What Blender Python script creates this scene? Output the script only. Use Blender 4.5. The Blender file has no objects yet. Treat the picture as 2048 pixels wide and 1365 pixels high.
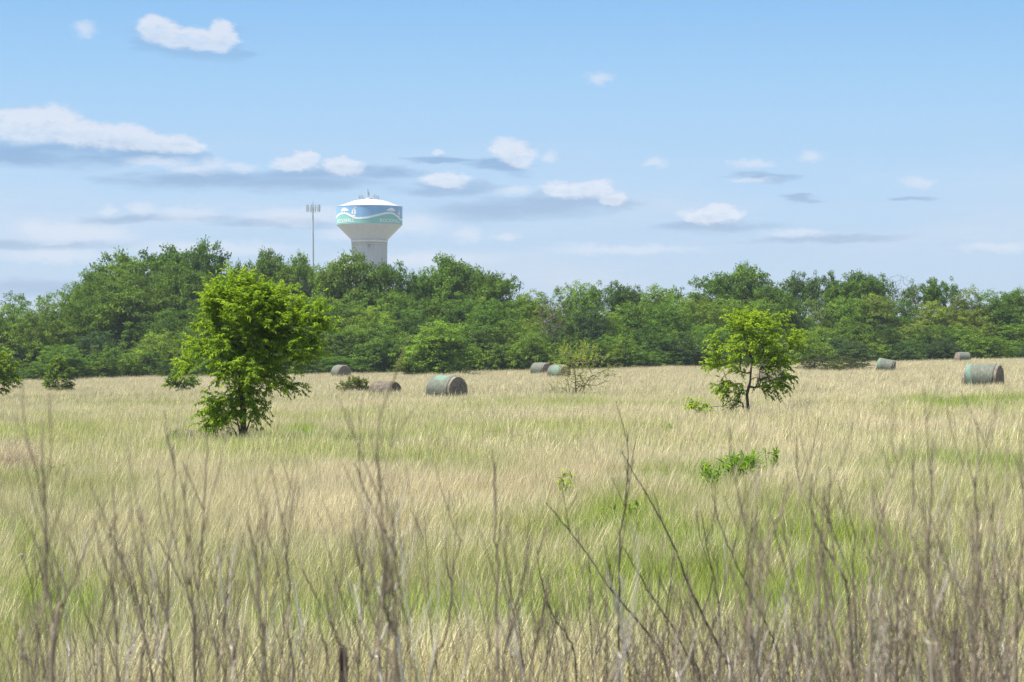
import bpy, math, random
import numpy as np
from mathutils import Vector, Matrix, Euler
rad = math.radians
random.seed(7)
RNG = np.random.default_rng(11)
SC = bpy.context.scene
COL = SC.collection

# ------------------------------------------------------------------ camera
F = 4836.0; CX = 1024.0; HY = 725.0; CAMZ = 2.0
cam_d = bpy.data.cameras.new('camera'); cam = bpy.data.objects.new('camera', cam_d); COL.objects.link(cam)
cam.location = (0, 0, CAMZ); cam.rotation_euler = (rad(90), 0, 0)
cam_d.lens = 85.0; cam_d.sensor_width = 36.0; cam_d.shift_y = (HY - 682.5) / 2048.0
cam_d.clip_start = 0.5; cam_d.clip_end = 12000
cam_d.dof.use_dof = True; cam_d.dof.focus_distance = 38.0; cam_d.dof.aperture_fstop = 9.0
SC.camera = cam

# ------------------------------------------------------------------ sun, world, exposure
SUN_EL, SUN_AZ = 67.0, -98.0            # azimuth measured from +Y towards +X
sd = Vector((math.sin(rad(SUN_AZ)) * math.cos(rad(SUN_EL)), math.cos(rad(SUN_AZ)) * math.cos(rad(SUN_EL)), math.sin(rad(SUN_EL))))
sun_d = bpy.data.lights.new('sun', 'SUN'); sun = bpy.data.objects.new('sun', sun_d); COL.objects.link(sun)
sun_d.energy = 4.2; sun_d.angle = rad(0.6); sun_d.color = (1.0, 0.965, 0.90)
sun.rotation_euler = sd.to_track_quat('Z', 'Y').to_euler()
SC.view_settings.view_transform = 'Standard'; SC.view_settings.look = 'None'
SC.view_settings.exposure = 1.35; SC.view_settings.gamma = 1.0
SC.view_settings.use_curve_mapping = False
SC.cycles.use_denoising = True; SC.cycles.denoising_prefilter = 'NONE'
SC.cycles.max_bounces = 8; SC.cycles.diffuse_bounces = 4; SC.cycles.transmission_bounces = 6
SC.cycles.transparent_max_bounces = 8; SC.cycles.volume_bounces = 1
SKY_GAIN = 1.0

def lin(r, g, b):
    f = lambda c: (c / 255.0) / 12.92 if c / 255.0 <= 0.04045 else ((c / 255.0 + 0.055) / 1.055) ** 2.4
    return (f(r), f(g), f(b), 1.0)

class NT:
    """small node-tree helper"""
    def __init__(s, tree): s.t = tree; s.n = tree.nodes; s.l = tree.links
    def node(s, kind, **kw):
        n = s.n.new(kind)
        for k, v in kw.items(): setattr(n, k, v)
        return n
    def put(s, sock, v):
        if hasattr(v, 'is_output') or isinstance(v, bpy.types.NodeSocket): s.l.new(v, sock)
        elif v is not None: sock.default_value = v
    def math(s, op, a, b=None, c=None, clamp=False):
        n = s.node('ShaderNodeMath', operation=op, use_clamp=clamp)
        s.put(n.inputs[0], a); s.put(n.inputs[1], b); s.put(n.inputs[2], c)
        return n.outputs[0]
    def vmath(s, op, a, b=None, c=None, out=0):
        n = s.node('ShaderNodeVectorMath', operation=op)
        s.put(n.inputs[0], a); s.put(n.inputs[1], b); s.put(n.inputs[2], c)
        return n.outputs[out]
    def mix(s, f, a, b, blend='MIX'):
        n = s.node('ShaderNodeMix', data_type='RGBA', blend_type=blend)
        s.put(n.inputs[0], f); s.put(n.inputs[6], a); s.put(n.inputs[7], b)
        return n.outputs[2]
    def noise(s, vec, scale, detail=4, rough=0.5, lac=2.0, dist=0.0):
        n = s.node('ShaderNodeTexNoise'); s.put(n.inputs['Vector'], vec)
        n.inputs['Scale'].default_value = scale; n.inputs['Detail'].default_value = detail
        n.inputs['Roughness'].default_value = rough; n.inputs['Lacunarity'].default_value = lac; n.inputs['Distortion'].default_value = dist
        return n.outputs[0], n.outputs[1]
    def step(s, v, a, b, lo=0.0, hi=1.0):
        n = s.node('ShaderNodeMapRange', interpolation_type='SMOOTHSTEP')
        s.put(n.inputs[0], v); n.inputs[1].default_value = a; n.inputs[2].default_value = b
        n.inputs[3].default_value = lo; n.inputs[4].default_value = hi
        return n.outputs[0]
    def ramp(s, f, stops):
        n = s.node('ShaderNodeValToRGB'); e = n.color_ramp.elements
        while len(e) < len(stops): e.new(0.5)
        for el, (p, c) in zip(e, stops): el.position = p; el.color = c
        s.put(n.inputs[0], f)
        return n.outputs[0]

# clouds as ellipses in the sky, (azimuth, elevation) written in units of 1/4836 rad around the north
PUFF = [(320,70,38,26),(365,84,50,20),(412,90,42,20),(447,82,28,28),
 (60,262,66,34),(112,258,58,34),(18,252,38,18),(175,276,64,22),(245,280,64,24),(305,290,60,18),(352,294,46,18),(392,300,22,13),
 (590,330,42,15),(612,320,24,12),(568,336,20,10),(686,334,40,15),
 (1020,302,36,24),(1042,314,30,20),(893,360,46,15),(880,304,14,6),
 (1108,376,28,14),(1162,382,52,15),(1196,376,28,15),(1226,398,26,12),
 (1440,420,28,13),(1410,434,46,14),(1462,432,28,11)]
FAINT = [(182,72,20,14),(385,344,38,9),(430,336,28,13),(482,338,34,9),(1102,316,16,11),(1030,382,34,9),
 (140,470,90,20),(215,474,60,16),(80,462,34,16),(290,422,26,12),(375,432,58,15),(222,428,15,12),(575,436,80,16),(650,430,60,14),
 (1198,160,24,11),(1308,328,20,9),(1832,370,28,10),(1590,470,60,7),(1500,362,40,5),(1365,424,16,6),
 (935,470,30,12),(1010,474,26,6),(800,450,90,20),(120,515,120,14),(320,330,60,9),(430,500,160,14),(820,520,150,14),(1250,500,140,10),(700,470,60,12),(1620,318,26,9),(1500,332,40,8),(1980,500,70,9)]
GREY = [(60,318,150,22),(230,322,110,12),(620,356,110,10),(893,374,60,8),(1030,332,60,8),(70,322,190,22),(250,318,140,15),(200,300,120,10),(420,362,190,18),(600,374,170,15),(760,350,90,14),(1030,420,190,24),(1150,408,110,16),
 (890,322,60,6),(975,324,50,8),(1530,358,60,9),(1420,452,150,10),(320,442,160,10),(890,384,90,12),(1828,402,45,6),(100,495,170,10),(1600,400,50,5),
 (60,575,200,18),(560,450,150,9),(1650,480,160,8)]

world = bpy.data.worlds.new('World'); SC.world = world; world.use_nodes = True
wt = NT(world.node_tree); wt.n.clear()
geo = wt.node('ShaderNodeTexCoord').outputs['Generated']
sx = wt.node('ShaderNodeSeparateXYZ'); wt.l.new(geo, sx.inputs[0])
az = wt.math('ARCTAN2', sx.outputs[0], sx.outputs[1])
elv = wt.math('ARCSINE', sx.outputs[2])
pos = wt.node('ShaderNodeCombineXYZ')
wt.l.new(wt.math('MULTIPLY', az, F / 100.0), pos.inputs[0]); wt.l.new(wt.math('MULTIPLY', elv, F / 100.0), pos.inputs[1])
P = pos.outputs[0]
PS = wt.vmath('MULTIPLY', P, (0.75, 1.5, 1.0))
n1f, n1c = wt.noise(PS, 3.2, 9, 0.66)
wv = wt.vmath('MULTIPLY', wt.vmath('SUBTRACT', n1c, (0.5, 0.5, 0.5)), (0.62, 0.36, 0.0))
W1 = wt.vmath('ADD', P, wv)
n2f, n2c = wt.noise(wt.vmath('MULTIPLY', P, (0.35, 1.6, 1.0)), 1.5, 6, 0.6)
wv2 = wt.vmath('MULTIPLY', wt.vmath('SUBTRACT', n2c, (0.5, 0.5, 0.5)), (2.6, 0.5, 0.0))
W2 = wt.vmath('ADD', P, wv2)
def blobs(W, lst, k=0.35):
    cur = None
    for (cx, cy, rx, ry) in lst:
        c = ((cx - CX) / 100.0, (HY - cy) / 100.0); r = (rx / 100.0, ry / 100.0)
        q = wt.vmath('MULTIPLY_ADD', W, (1 / r[0], 1 / r[1], 0.0), (-c[0] / r[0], -c[1] / r[1], 0.0))
        q = wt.vmath('LENGTH', q, out=1)
        cur = q if cur is None else wt.math('SMOOTH_MIN', cur, q, k)
    return cur
dW = blobs(W1, PUFF); dF = blobs(W1, FAINT, 0.3); dG = blobs(W2, GREY, 0.5)
dT = blobs(wt.vmath('ADD', W1, (0.0, -0.13, 0.0)), PUFF)      # the same clouds a little higher: tells tops from bases
sky = wt.node('ShaderNodeTexSky', sky_type='NISHITA'); sky.sun_disc = False
sky.sun_elevation = rad(SUN_EL); sky.sun_rotation = rad(SUN_AZ)
sky.air_density = 1.0; sky.dust_density = 0.7; sky.ozone_density = 1.5
BG = 0.12
def skyc(r, g, b):            # display colour -> radiance before the background strength
    c = lin(r, g, b); k = SKY_GAIN / (BG * 2 ** SC.view_settings.exposure)
    return (c[0] * k, c[1] * k, c[2] * k, 1.0)
eln = wt.math('MULTIPLY', elv, 180 / math.pi / 30.0, clamp=True)
low = wt.ramp(eln, [(0.0, skyc(192, 209, 228)), (0.07, skyc(191, 213, 235)), (0.14, skyc(180, 212, 242)), (0.21, skyc(165, 207, 244)),
                    (0.285, skyc(142, 194, 242)), (0.6, skyc(92, 150, 220)), (1.0, skyc(70, 125, 205))])
# soft uneven veil
nv, _ = wt.noise(wt.vmath('MULTIPLY', P, (0.12, 0.9, 1.0)), 1.0, 5, 0.55)
veil = wt.math('MULTIPLY', wt.step(nv, 0.42, 0.72), wt.step(elv, 0.11, 0.03))
low = wt.mix(wt.math('MULTIPLY', veil, 0.7), low, skyc(213, 222, 236))
grey = wt.mix(wt.step(elv, 0.04, 0.10), skyc(173, 195, 221), skyc(139, 178, 218))  # shade of the cloud bases, painted into the sky colour
mG = wt.math('MULTIPLY', wt.step(dG, 1.35, 0.35), wt.step(n2f, 0.30, 0.52, 0.5, 1.0))
c1 = wt.mix(mG, low, grey)
dU = blobs(wt.vmath('ADD', W2, (0.0, 0.16, 0.0)), PUFF, 0.6)
c1 = wt.mix(wt.math('MULTIPLY', wt.step(dU, 1.7, 0.6), 0.5), c1, grey)
mF = wt.math('MULTIPLY', wt.step(dF, 1.6, 0.3), 0.6)
c1 = wt.mix(mF, c1, skyc(222, 230, 243))
under = wt.step(wt.math('SUBTRACT', dT, dW), -0.35, 0.45)
mW = wt.math('MULTIPLY', wt.step(dW, 1.32, 0.74), wt.math('MULTIPLY_ADD', under, -0.45, 0.96))
nb, _ = wt.noise(PS, 5.0, 5, 0.6)
shade = wt.math('MULTIPLY', under, wt.step(nb, 0.2, 0.65), clamp=True)
cwhite = wt.mix(shade, skyc(218, 227, 243), skyc(250, 250, 253))
c1 = wt.mix(mW, c1, cwhite)
fin = wt.mix(wt.step(elv, 0.30, 0.62), c1, sky.outputs[0])
bg = wt.node('ShaderNodeBackground'); bg.inputs[1].default_value = BG
wt.l.new(fin, bg.inputs[0])
wo = wt.node('ShaderNodeOutputWorld'); wt.l.new(bg.outputs[0], wo.inputs[0])

# ------------------------------------------------------------------ object helpers
def tag(o, label=None, cat=None, group=None, kind=None):
    if label: o['label'] = label
    if cat: o['category'] = cat
    if group: o['group'] = group
    if kind: o['kind'] = kind
    return o
def empty(name, loc, rz=0.0):
    o = bpy.data.objects.new(name, None); COL.objects.link(o)
    o.location = loc; o.rotation_euler = (0, 0, rz); o.empty_display_size = 0.3
    return o
def np_mesh(name, V, faces, mats=(), tint=None, smooth=False, extra=None):
    """faces: list of integer arrays, each (n, k)"""
    me = bpy.data.meshes.new(name)
    V = np.asarray(V, np.float32)
    faces = [np.asarray(f, np.int32) for f in faces if len(f)]
    nl = sum(f.size for f in faces); npoly = sum(len(f) for f in faces)
    me.vertices.add(len(V)); me.vertices.foreach_set('co', V.ravel())
    me.loops.add(nl); me.polygons.add(npoly)
    me.loops.foreach_set('vertex_index', np.concatenate([f.ravel() for f in faces]))
    tot = np.concatenate([np.full(len(f), f.shape[1], np.int32) for f in faces])
    st = np.concatenate(([0], np.cumsum(tot)[:-1])).astype(np.int32)
    me.polygons.foreach_set('loop_start', st); me.polygons.foreach_set('loop_total', tot)
    if smooth: me.polygons.foreach_set('use_smooth', np.ones(npoly, bool))
    for m in mats: me.materials.append(m)
    if tint is not None:
        a = me.attributes.new('tint', 'FLOAT', 'FACE'); a.data.foreach_set('value', np.asarray(tint, np.float32))
    if extra is not None:
        for k, arr in extra.items():
            a = me.attributes.new(k, 'FLOAT', 'POINT'); a.data.foreach_set('value', np.asarray(arr, np.float32))
    me.update(calc_edges=True); me.validate()
    return me
def link(name, me, parent=None, loc=(0, 0, 0)):
    o = bpy.data.objects.new(name, me); COL.objects.link(o); o.location = loc
    if parent: o.parent = parent
    return o
def unit(a):
    return a / np.maximum(np.linalg.norm(a, axis=-1, keepdims=True), 1e-9)
class Geo:
    """collects vertices and faces"""
    def __init__(s): s.V = []; s.F = {}; s.n = 0; s.T = {}
    def add(s, V, Fc, tint=0.5):
        V = np.asarray(V, float); Fc = np.asarray(Fc, int)
        s.V.append(V); s.F.setdefault(Fc.shape[1], []).append(Fc + s.n)
        s.T.setdefault(Fc.shape[1], []).append(np.broadcast_to(np.asarray(tint, float), (len(Fc),)))
        s.n += len(V)
    def mesh(s, name, mats, smooth=False):
        ks = sorted(s.F)
        return np_mesh(name, np.concatenate(s.V), [np.concatenate(s.F[k]) for k in ks], mats,
                       np.concatenate([np.concatenate(s.T[k]) for k in ks]), smooth)
def prisms(g, A, B, ra, rb, k=5, tint=0.5):
    A = np.asarray(A, float); B = np.asarray(B, float); n = len(A)
    if n == 0: return
    d = unit(B - A); ref = np.where(np.abs(d[:, 2:3]) > 0.9, np.array([[1., 0, 0]]), np.array([[0, 0, 1.]]))
    u = unit(np.cross(d, ref)); v = np.cross(d, u)
    t = np.arange(k) * 2 * np.pi / k
    ring = u[:, None, :] * np.cos(t)[None, :, None] + v[:, None, :] * np.sin(t)[None, :, None]
    ra = np.asarray(ra).reshape(-1, 1, 1); rb = np.asarray(rb).reshape(-1, 1, 1)
    V = np.concatenate([A[:, None] + ring * ra, B[:, None] + ring * rb], 1).reshape(-1, 3)
    i = np.arange(k); j = (i + 1) % k
    f = np.stack([i, j, j + k, i + k], 1)
    Fc = (f[None] + (np.arange(n) * 2 * k)[:, None, None]).reshape(-1, 4)
    g.add(V, Fc, tint)
def tube(g, pts, rs, k=6, tint=0.5, cap=False):
    """one connected tube along a polyline"""
    P_ = np.asarray(pts, float); n = len(P_); rs = np.broadcast_to(np.asarray(rs, float), (n,))
    d = unit(np.gradient(P_, axis=0)); m = unit(d.mean(0)[None])[0]
    ref = np.array([1., 0, 0]) if abs(m[2]) > 0.8 else np.array([0, 0, 1.])
    u = unit(np.cross(d, ref[None])); v = np.cross(d, u)
    t = np.arange(k) * 2 * np.pi / k
    V = (P_[:, None] + (u[:, None] * np.cos(t)[None, :, None] + v[:, None] * np.sin(t)[None, :, None]) * rs[:, None, None]).reshape(-1, 3)
    i = np.arange(k); j = (i + 1) % k
    f = np.stack([i, j, j + k, i + k], 1)
    g.add(V, (f[None] + (np.arange(n - 1) * k)[:, None, None]).reshape(-1, 4), tint)
    if cap:
        g.add(V[-k:], np.arange(k)[None], tint); g.add(V[:k], np.arange(k)[None, ::-1], tint)
def leaves(g, C, D, N, L, Wd, tint, fold=0.25):
    """diamond leaves: base C, direction D, normal N"""
    D = unit(D); S = unit(np.cross(D, N)); N = np.cross(S, D)
    L = np.broadcast_to(np.asarray(L, float), (len(C),))[:, None]; Wd = np.broadcast_to(np.asarray(Wd, float), (len(C),))[:, None]
    b = C; t = C + D * L - N * L * 0.12; m = C + D * L * 0.45
    l = m + S * Wd * 0.5 + N * Wd * fold; r = m - S * Wd * 0.5 + N * Wd * fold
    V = np.stack([b, r, t, l], 1).reshape(-1, 3); n = len(C)
    base = (np.arange(n) * 4)[:, None]
    tr = np.concatenate([base + np.array([[0, 1, 2]]), base + np.array([[0, 2, 3]])], 1).reshape(-1, 3)
    g.add(V, tr, np.repeat(tint, 2))
def rdir(n):
    return unit(RNG.normal(size=(n, 3)))

# ------------------------------------------------------------------ terrain
def H(x, y):
    x = np.asarray(x, float); y = np.asarray(y, float)
    xs = np.clip(x, -140, 140)
    t = np.clip((y - 120) / 140.0, 0, 1)
    z = 0.0185 * xs + 0.7 * t * t + 0.010 * np.clip(y - 260, 0, 100)
    z = z + 0.035 * np.sin(x * 0.31 + 1.3) * np.sin(y * 0.13) + 0.03 * np.sin(x * 0.11 + y * 0.19)
    return z
def PX(px, py, d):                       # a point of the place seen at that pixel, d metres away
    return Vector(((px - CX) / F * d, d, CAMZ + (HY - py) / F * d))
def ground(px, d, sink=0.0):
    x = (px - CX) / F * d
    return Vector((x, d, float(H(x, d)) - sink))
def to_px(x, y):
    return CX + x / y * F, HY + (CAMZ - H(x, y)) / y * F

# ------------------------------------------------------------------ materials
def mat(name):
    m = bpy.data.materials.new(name); m.use_nodes = True; t = NT(m.node_tree); t.n.clear()
    out = t.node('ShaderNodeOutputMaterial'); return m, t, out
def pbr(t, out, col, rough=0.8, bump=None, bstr=0.3, bdist=0.02, spec=0.3, metal=0.0):
    b = t.node('ShaderNodeBsdfPrincipled'); t.put(b.inputs['Base Color'], col); t.put(b.inputs['Roughness'], rough)
    b.inputs['Specular IOR Level'].default_value = spec; b.inputs['Metallic'].default_value = metal
    if bump is not None:
        bn = t.node('ShaderNodeBump'); bn.inputs['Strength'].default_value = bstr; bn.inputs['Distance'].default_value = bdist
        t.l.new(bump, bn.inputs['Height']); t.l.new(bn.outputs[0], b.inputs['Normal'])
    t.l.new(b.outputs[0], out.inputs[0]); return b
def attr(t, name, kind='GEOMETRY'):
    a = t.node('ShaderNodeAttribute', attribute_name=name, attribute_type=kind); return a
def leaf_mat(name, trans=0.4, base=None, young=(0.20, 0.26, 0.03, 1), amount=0.5):
    m, t, out = mat(name)
    oi = t.node('ShaderNodeObjectInfo'); tn = attr(t, 'tint').outputs['Fac']
    c = oi.outputs['Color'] if base is None else t.mix(0.0, base, base)
    k = t.math('MULTIPLY_ADD', tn, 0.9, 0.55)
    kk = t.node('ShaderNodeCombineXYZ'); [t.l.new(k, kk.inputs[i]) for i in range(3)]
    c = t.mix(1.0, c, kk.outputs[0], 'MULTIPLY')
    c = t.mix(t.math('MULTIPLY', t.step(tn, 0.55, 1.0), amount), c, young)
    d = t.node('ShaderNodeBsdfPrincipled'); t.l.new(c, d.inputs['Base Color']); d.inputs['Roughness'].default_value = 0.65
    d.inputs['Specular IOR Level'].default_value = 0.12
    tr = t.node('ShaderNodeBsdfTranslucent')
    ct = t.mix(1.0, c, (1.35, 1.25, 0.5, 1), 'MULTIPLY'); t.l.new(ct, tr.inputs[0])
    mx = t.node('ShaderNodeMixShader'); mx.inputs[0].default_value = trans
    t.l.new(d.outputs[0], mx.inputs[1]); t.l.new(tr.outputs[0], mx.inputs[2]); t.l.new(mx.outputs[0], out.inputs[0])
    return m
M_LEAF = leaf_mat('wood_leaf', 0.28, None, (0.20, 0.26, 0.02, 1), 0.4)
M_HERO = leaf_mat('field_tree_leaf', 0.45, None, (0.34, 0.40, 0.015, 1), 0.6)
def bark_mat(name, a, b):
    m, t, out = mat(name)
    tc = t.node('ShaderNodeTexCoord').outputs['Object']
    f, _ = t.noise(t.vmath('MULTIPLY', tc, (9, 9, 2.0)), 2.0, 5, 0.6)
    pbr(t, out, t.ramp(f, [(0.3, a), (0.7, b)]), 0.95, f, 0.6, 0.01, 0.1); return m
M_BARK = bark_mat('bark', (0.045, 0.036, 0.028, 1), (0.13, 0.11, 0.09, 1))
M_DEAD = bark_mat('dead_twig', (0.16, 0.13, 0.115, 1), (0.30, 0.26, 0.235, 1))
def stalk_mat(name, a, b, c):
    m, t, out = mat(name)
    tc = t.node('ShaderNodeTexCoord').outputs['Object']; oi = t.node('ShaderNodeObjectInfo')
    f, _ = t.noise(t.vmath('MULTIPLY', tc, (20, 20, 6.0)), 2.0, 4, 0.6)
    col = t.ramp(f, [(0.25, a), (0.6, b), (0.85, c)])
    k = t.math('MULTIPLY_ADD', oi.outputs['Random'], 0.7, 0.65)
    kk = t.node('ShaderNodeCombineXYZ'); [t.l.new(k, kk.inputs[i]) for i in range(3)]
    pbr(t, out, t.mix(1.0, col, kk.outputs[0], 'MULTIPLY'), 0.9, None, spec=0.15); return m
M_STALK = stalk_mat('grey_brown_stalk', (0.135, 0.10, 0.068, 1), (0.24, 0.19, 0.135, 1), (0.35, 0.285, 0.21, 1))
M_STALK_P = stalk_mat('pale_stalk', (0.33, 0.29, 0.24, 1), (0.46, 0.41, 0.35, 1), (0.55, 0.50, 0.44, 1))
M_STALK_D = stalk_mat('dark_stalk', (0.055, 0.045, 0.035, 1), (0.10, 0.08, 0.065, 1), (0.16, 0.13, 0.11, 1))

def grass_mat(name, base, top, alt, altamt, trans=0.3, patch=0.09):
    m, t, out = mat(name)
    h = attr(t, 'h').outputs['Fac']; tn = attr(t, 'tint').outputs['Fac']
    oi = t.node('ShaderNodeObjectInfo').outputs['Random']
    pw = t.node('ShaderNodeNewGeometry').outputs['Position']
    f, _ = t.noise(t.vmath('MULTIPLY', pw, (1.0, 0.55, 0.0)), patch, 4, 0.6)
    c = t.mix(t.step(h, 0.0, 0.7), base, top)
    w = t.math('ADD', t.math('MULTIPLY', t.step(f, 0.40, 0.62), 0.7), t.math('MULTIPLY', oi, 0.5), clamp=True)
    c = t.mix(t.math('MULTIPLY', w, altamt), c, alt)
    k = t.math('ADD', t.math('MULTIPLY_ADD', tn, 0.85, 0.38), t.math('MULTIPLY', oi, 0.3))
    kk = t.node('ShaderNodeCombineXYZ'); [t.l.new(k, kk.inputs[i]) for i in range(3)]
    c = t.mix(1.0, c, kk.outputs[0], 'MULTIPLY')
    d = t.node('ShaderNodeBsdfPrincipled'); t.l.new(c, d.inputs['Base Color']); d.inputs['Roughness'].default_value = 0.6
    d.inputs['Specular IOR Level'].default_value = 0.2
    tr = t.node('ShaderNodeBsdfTranslucent'); t.l.new(c, tr.inputs[0])
    mx = t.node('ShaderNodeMixShader'); mx.inputs[0].default_value = trans
    t.l.new(d.outputs[0], mx.inputs[1]); t.l.new(tr.outputs[0], mx.inputs[2]); t.l.new(mx.outputs[0], out.inputs[0])
    return m
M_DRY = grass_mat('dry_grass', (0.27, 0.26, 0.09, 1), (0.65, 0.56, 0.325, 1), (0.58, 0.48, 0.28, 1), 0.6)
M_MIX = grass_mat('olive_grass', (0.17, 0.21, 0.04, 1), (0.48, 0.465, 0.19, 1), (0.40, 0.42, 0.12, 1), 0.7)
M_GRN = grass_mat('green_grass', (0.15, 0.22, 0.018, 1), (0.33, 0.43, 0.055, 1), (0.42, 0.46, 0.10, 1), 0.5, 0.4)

m, t, out = mat('ground'); M_GROUND = m
pw = t.node('ShaderNodeNewGeometry').outputs['Position']
f1, _ = t.noise(pw, 0.12, 5, 0.6); f2, _ = t.noise(pw, 3.0, 5, 0.65)
c = t.ramp(f1, [(0.35, (0.15, 0.17, 0.05, 1)), (0.65, (0.30, 0.25, 0.14, 1))])
c = t.mix(t.step(f2, 0.35, 0.7), c, (0.09, 0.08, 0.045, 1))
pbr(t, out, c, 0.95, f2, 0.5, 0.05, 0.1)

# ------------------------------------------------------------------ ground sheet
xs = np.concatenate([np.linspace(-3000, -180, 12), np.linspace(-150, 150, 121), np.linspace(180, 3000, 12)])
ys = np.concatenate([np.linspace(-400, -40, 6), np.linspace(-20, 420, 177), np.linspace(460, 5000, 16)])
GX, GY = np.meshgrid(xs, ys); V = np.stack([GX, GY, H(GX, GY)], -1).reshape(-1, 3)
nx = len(xs); ii, jj = np.meshgrid(np.arange(nx - 1), np.arange(len(ys) - 1)); q = (jj * nx + ii).ravel()
o = link('ground', np_mesh('ground', V, [np.stack([q, q + 1, q + 1 + nx, q + nx], 1)], [M_GROUND], smooth=True))
tag(o, kind='structure')

# ------------------------------------------------------------------ grass
def tuft(name, n, radius, h0, h1, width, segs, lean, curl, mat_, tiphead=0.0, spread=0.35):
    r = radius * np.sqrt(RNG.random(n)); a = RNG.random(n) * 2 * np.pi
    base = np.stack([r * np.cos(a), r * np.sin(a), np.full(n, -0.03)], 1)
    hgt = h0 + (h1 - h0) * RNG.random(n)
    ln = np.stack([np.cos(a) * spread + lean + RNG.normal(0, 0.16, n), np.sin(a) * spread + RNG.normal(0, 0.2, n), np.zeros(n)], 1)
    cu = curl * (0.15 + RNG.random(n))
    tt = np.linspace(0, 1, segs + 1)
    side_a = RNG.random(n) * np.pi; side = np.stack([np.cos(side_a), np.sin(side_a), np.zeros(n)], 1)
    Vs = []; hs = []
    w = width * (0.6 + 0.8 * RNG.random(n))
    for t_ in tt:
        p = base + np.array([0, 0, 1.]) * (hgt * (t_ - 0.28 * cu * t_ ** 3))[:, None] + ln * (hgt * (0.45 * t_ + cu * t_ * t_))[:, None] * 0.62
        wt_ = w * (1 - 0.85 * t_ ** 1.6)
        if tiphead and t_ > 0.7: wt_ = wt_ + w * tiphead * (1.02 - t_) * 3
        Vs += [p - side * wt_[:, None] / 2, p + side * wt_[:, None] / 2]; hs += [np.full(n, t_)] * 2
    V = np.stack(Vs, 1).reshape(-1, 3); hh = np.stack(hs, 1).ravel()
    k = 2 * (segs + 1)
    f = np.array([[2 * i, 2 * i + 1, 2 * i + 3, 2 * i + 2] for i in range(segs)])
    Fc = (f[None] + (np.arange(n) * k)[:, None, None]).reshape(-1, 4)
    return np_mesh(name, V, [Fc], [mat_], np.repeat(RNG.random(n), segs), False, {'h': hh})
def tuft_collection(name, meshes):
    c = bpy.data.collections.new(name)
    for me in meshes: c.objects.link(bpy.data.objects.new(name, me))
    return c
def scatter(name, pts, rot, scl, coll, mat_):
    n = len(pts)
    me = bpy.data.meshes.new(name); me.vertices.add(n); me.vertices.foreach_set('co', np.asarray(pts, np.float32).ravel())
    a = me.attributes.new('rot', 'FLOAT_VECTOR', 'POINT'); a.data.foreach_set('vector', np.asarray(rot, np.float32).ravel())
    a = me.attributes.new('scl', 'FLOAT', 'POINT'); a.data.foreach_set('value', np.asarray(scl, np.float32))
    me.materials.append(mat_)
    o = link(name, me)
    ng = bpy.data.node_groups.new(name, 'GeometryNodeTree')
    ng.interface.new_socket('Geometry', in_out='INPUT', socket_type='NodeSocketGeometry')
    ng.interface.new_socket('Geometry', in_out='OUTPUT', socket_type='NodeSocketGeometry')
    gi = ng.nodes.new('NodeGroupInput'); go = ng.nodes.new('NodeGroupOutput')
    ci = ng.nodes.new('GeometryNodeCollectionInfo'); ci.inputs['Collection'].default_value = coll
    ci.inputs['Separate Children'].default_value = True; ci.inputs['Reset Children'].default_value = True
    ip = ng.nodes.new('GeometryNodeInstanceOnPoints'); ip.inputs['Pick Instance'].default_value = True
    nr = ng.nodes.new('GeometryNodeInputNamedAttribute'); nr.data_type = 'FLOAT_VECTOR'; nr.inputs[0].default_value = 'rot'
    ns = ng.nodes.new('GeometryNodeInputNamedAttribute'); ns.data_type = 'FLOAT'; ns.inputs[0].default_value = 'scl'
    er = ng.nodes.new('FunctionNodeEulerToRotation')
    L = ng.links.new
    L(gi.outputs[0], ip.inputs['Points']); L(ci.outputs[0], ip.inputs['Instance'])
    L(nr.outputs['Attribute'], er.inputs[0]); L(er.outputs[0], ip.inputs['Rotation'])
    L(ns.outputs['Attribute'], ip.inputs['Scale']); L(ip.outputs[0], go.inputs[0])
    md = o.modifiers.new('scatter', 'NODES'); md.node_group = ng
    tag(o, kind='stuff'); return o
N_ = range(4)
KINDS = {}
KINDS['near'] = dict(
    dry=tuft_collection('dry_tuft', [tuft('dry_tuft', 52, .17, .22, .52, .0030, 5, .34, .50, M_DRY, .5, .55) for _ in N_]),
    mix=tuft_collection('olive_tuft', [tuft('olive_tuft', 54, .17, .18, .46, .0036, 5, .24, .50, M_MIX, 0, .6) for _ in N_]),
    green=tuft_collection('green_tuft', [tuft('green_tuft', 56, .17, .14, .36, .0050, 4, .10, .40, M_GRN, 0, .6) for _ in N_]))
KINDS['mid'] = dict(
    dry=tuft_collection('dry_tuft_middle', [tuft('dry_tuft_middle', 38, .28, .26, .56, .0065, 4, .34, .5, M_DRY, .3, .5) for _ in N_]),
    mix=tuft_collection('olive_tuft_middle', [tuft('olive_tuft_middle', 38, .28, .22, .50, .0070, 4, .25, .5, M_MIX) for _ in N_]),
    green=tuft_collection('green_tuft_middle', [tuft('green_tuft_middle', 36, .26, .22, .44, .012, 3, .12, .4, M_GRN) for _ in N_]))
KINDS['far'] = dict(
    dry=tuft_collection('dry_tuft_far', [tuft('dry_tuft_far', 34, .50, .30, .62, .018, 3, .34, .5, M_DRY) for _ in N_]),
    mix=tuft_collection('olive_tuft_far', [tuft('olive_tuft_far', 34, .50, .26, .52, .019, 3, .25, .5, M_MIX) for _ in N_]),
    green=tuft_collection('green_tuft_far', [tuft('green_tuft_far', 34, .50, .22, .42, .022, 3, .12, .4, M_GRN) for _ in N_]))
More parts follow.
